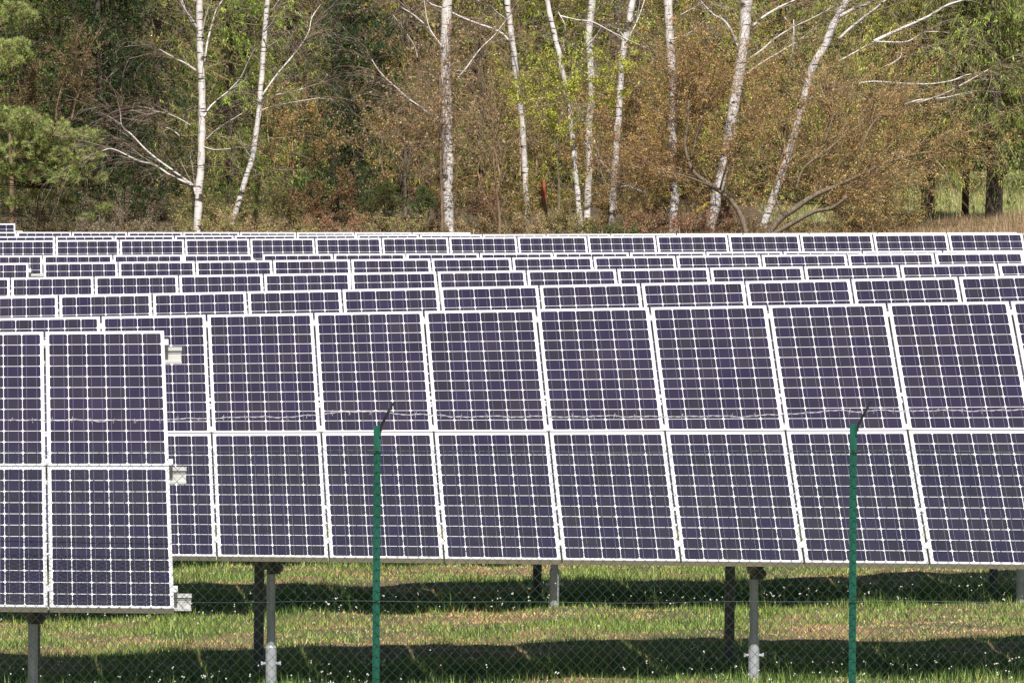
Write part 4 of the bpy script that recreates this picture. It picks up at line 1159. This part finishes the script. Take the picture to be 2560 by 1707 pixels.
# countless growth: the wood behind, the litter zone, dry grass
def wood_tone(px, py, D):
    n = len(px)
    c = palette(n, [(.045, .075, .020), (.085, .115, .030), (.11, .085, .04), (.06, .05, .026), (.14, .14, .05)], v=.3)
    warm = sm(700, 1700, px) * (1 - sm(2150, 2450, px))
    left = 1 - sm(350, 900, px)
    c = c * (1 + warm[:, None] * np.array((.75, .65, .2))) * (.5 + left[:, None] * np.array((-.28, -.2, -.24)))  # darkened overall and to the left: shade of deep gaps put into leaf colour
    yg = np.exp(-((px - 1450) / 260) ** 2) * np.exp(-((py - 120) / 160) ** 2)
    c = c * (1 + yg[:, None] * np.array((.35, .6, .0)))
    return c
def clumpy(seed, thr, sx=.012, low=None):
    def f(px, py, D):
        v = wav(px * sx, py * sx * 1.4, 1.0, seed) + .5 * wav(px * sx * 3, py * sx * 3, 1.0, seed + 2)
        ok = v > thr
        glade = (px > 2150) & (py > 400) & (D > 127)
        return ok & ~glade
    return f
mass('distant_wood', 'dense dim wood closing the view behind the nearer trees', 230000, -500, 3060, -260, 640, 146, 158, .034, wood_tone, lambda px, py, D: ~((px > 2120) & (py > 428)), 'wood', elong=1.6, droop=.6)
mass('hanging_twigs', 'mesh of thin hanging twigs and first leaves between the trees', 120000, -200, 2760, -120, 560, 128, 141, .0125, lambda px, py, D: wood_tone(px, py, D) * 4.5, clumpy(3, .15), 'undergrowth', elong=2.0, droop=1.0)
mass('leaf_litter', 'dead leaves and low sprouts covering the bank at the wood edge', 40000, -200, 2760, 555, 600, 124.5, 131, .012, [(.26, .18, .10), (.20, .14, .08), (.16, .17, .05), (.34, .25, .15), (.12, .09, .05)], None, 'leaf litter')
def dry_grass():
    n = 60000
    px = np.concatenate([rng.uniform(1900, 2760, n * 2 // 3), rng.uniform(-100, 1900, n // 3)]); D = rng.uniform(123.6, 130, len(px))
    x = (px - 1280) * D / F; z = ground(x, D)
    dens = sm(2050, 2300, px) * .8 + .35 + .2 * sm(1100, 1700, px)
    kp = rng.random(len(px)) < dens; x, D, z, px = x[kp], D[kp], z[kp], px[kp]; n = len(x)
    h = rng.uniform(.05, .26, n) * (0.5 + sm(2250, 2450, px) * .7) * (1 + .5 * wav(x, D, 2.0, 3))
    a = rng.uniform(0, 6.28, n); bnd = h * rng.uniform(.1, .6, n)
    base = np.stack([x, D, z - .01], -1); tip = base + np.stack([np.cos(a) * bnd, np.sin(a) * bnd, h], -1)
    sd_ = np.stack([np.sin(a), -np.cos(a), 0 * a], -1) * rng.uniform(.003, .006, n)[:, None]
    c = palette(n, [(.42, .27, .15), (.50, .36, .21), (.32, .18, .10), (.24, .22, .08), (.56, .42, .28)], v=.2)
    tag(link('dry_grass', np_mesh('dry_grass', np.stack([base - sd_, base + sd_, tip], 1).reshape(-1, 3), 3, M['grass'], c)), 'tall straw coloured grass on the bank at the lower right of the wood', 'dry grass', kind='stuff')
    n = 40000
    x = rng.uniform(4.5, 13, n); D = rng.uniform(130, 165, n); z = ground(x, D)
    h = rng.uniform(.05, .14, n); a = rng.uniform(0, 6.28, n)
    base = np.stack([x, D, z - .01], -1); tip = base + np.stack([np.cos(a) * h * .5, np.sin(a) * h * .5, h], -1)
    sd_ = np.stack([np.sin(a), -np.cos(a), 0 * a], -1) * .007
    c = palette(n, [(.24, .27, .08), (.32, .33, .12), (.44, .36, .19)], v=.2)
    tag(link('glade_grass', np_mesh('glade_grass', np.stack([base - sd_, base + sd_, tip], 1).reshape(-1, 3), 3, M['grass'], c)), 'sunlit green grass of the glade between the dark trunks at right', 'grass', kind='stuff')
dry_grass()

# odd coloured things in the undergrowth
D = 127.3
p = [at(x, y, D) for x, y in ((1364, 600), (1362, 560), (1361, 500), (1359, 455))]
o = empty('marker_post', tuple(p[0])); tag(o, 'weathered orange red post standing in the undergrowth', 'post')
m = MB(); m.tube([p[0] - np.array((0, 0, .1)), p[1], p[2]], [pxr(15, D), pxr(14, D), pxr(15, D)], 8); m.build('lower_section', M['bark_brown'], o, tuple(p[0]))
m = MB(); m.tube([p[2], p[2] + np.array((0, 0, .012)), p[3], p[3] + np.array((0, 0, .03))], [pxr(12, D), pxr(13, D), pxr(11, D), pxr(4, D)], 8); m.build('upper_section', M['paint_red'], o, tuple(p[2]))
D = 125.5
p = [at(x, y, D) for x, y in ((1722, 548), (1740, 530), (1752, 522), (1774, 504))]
m = MB(); m.tube(smooth_path(p, 3), [pxr(8, D)] * 9 + [pxr(5, D)], 7)
o = m.build('yellow_stake', M['paint_yellow'], None, tuple(p[0])); tag(o, 'short bright yellow stake lying tilted among the twigs right of the medium birch', 'stake')
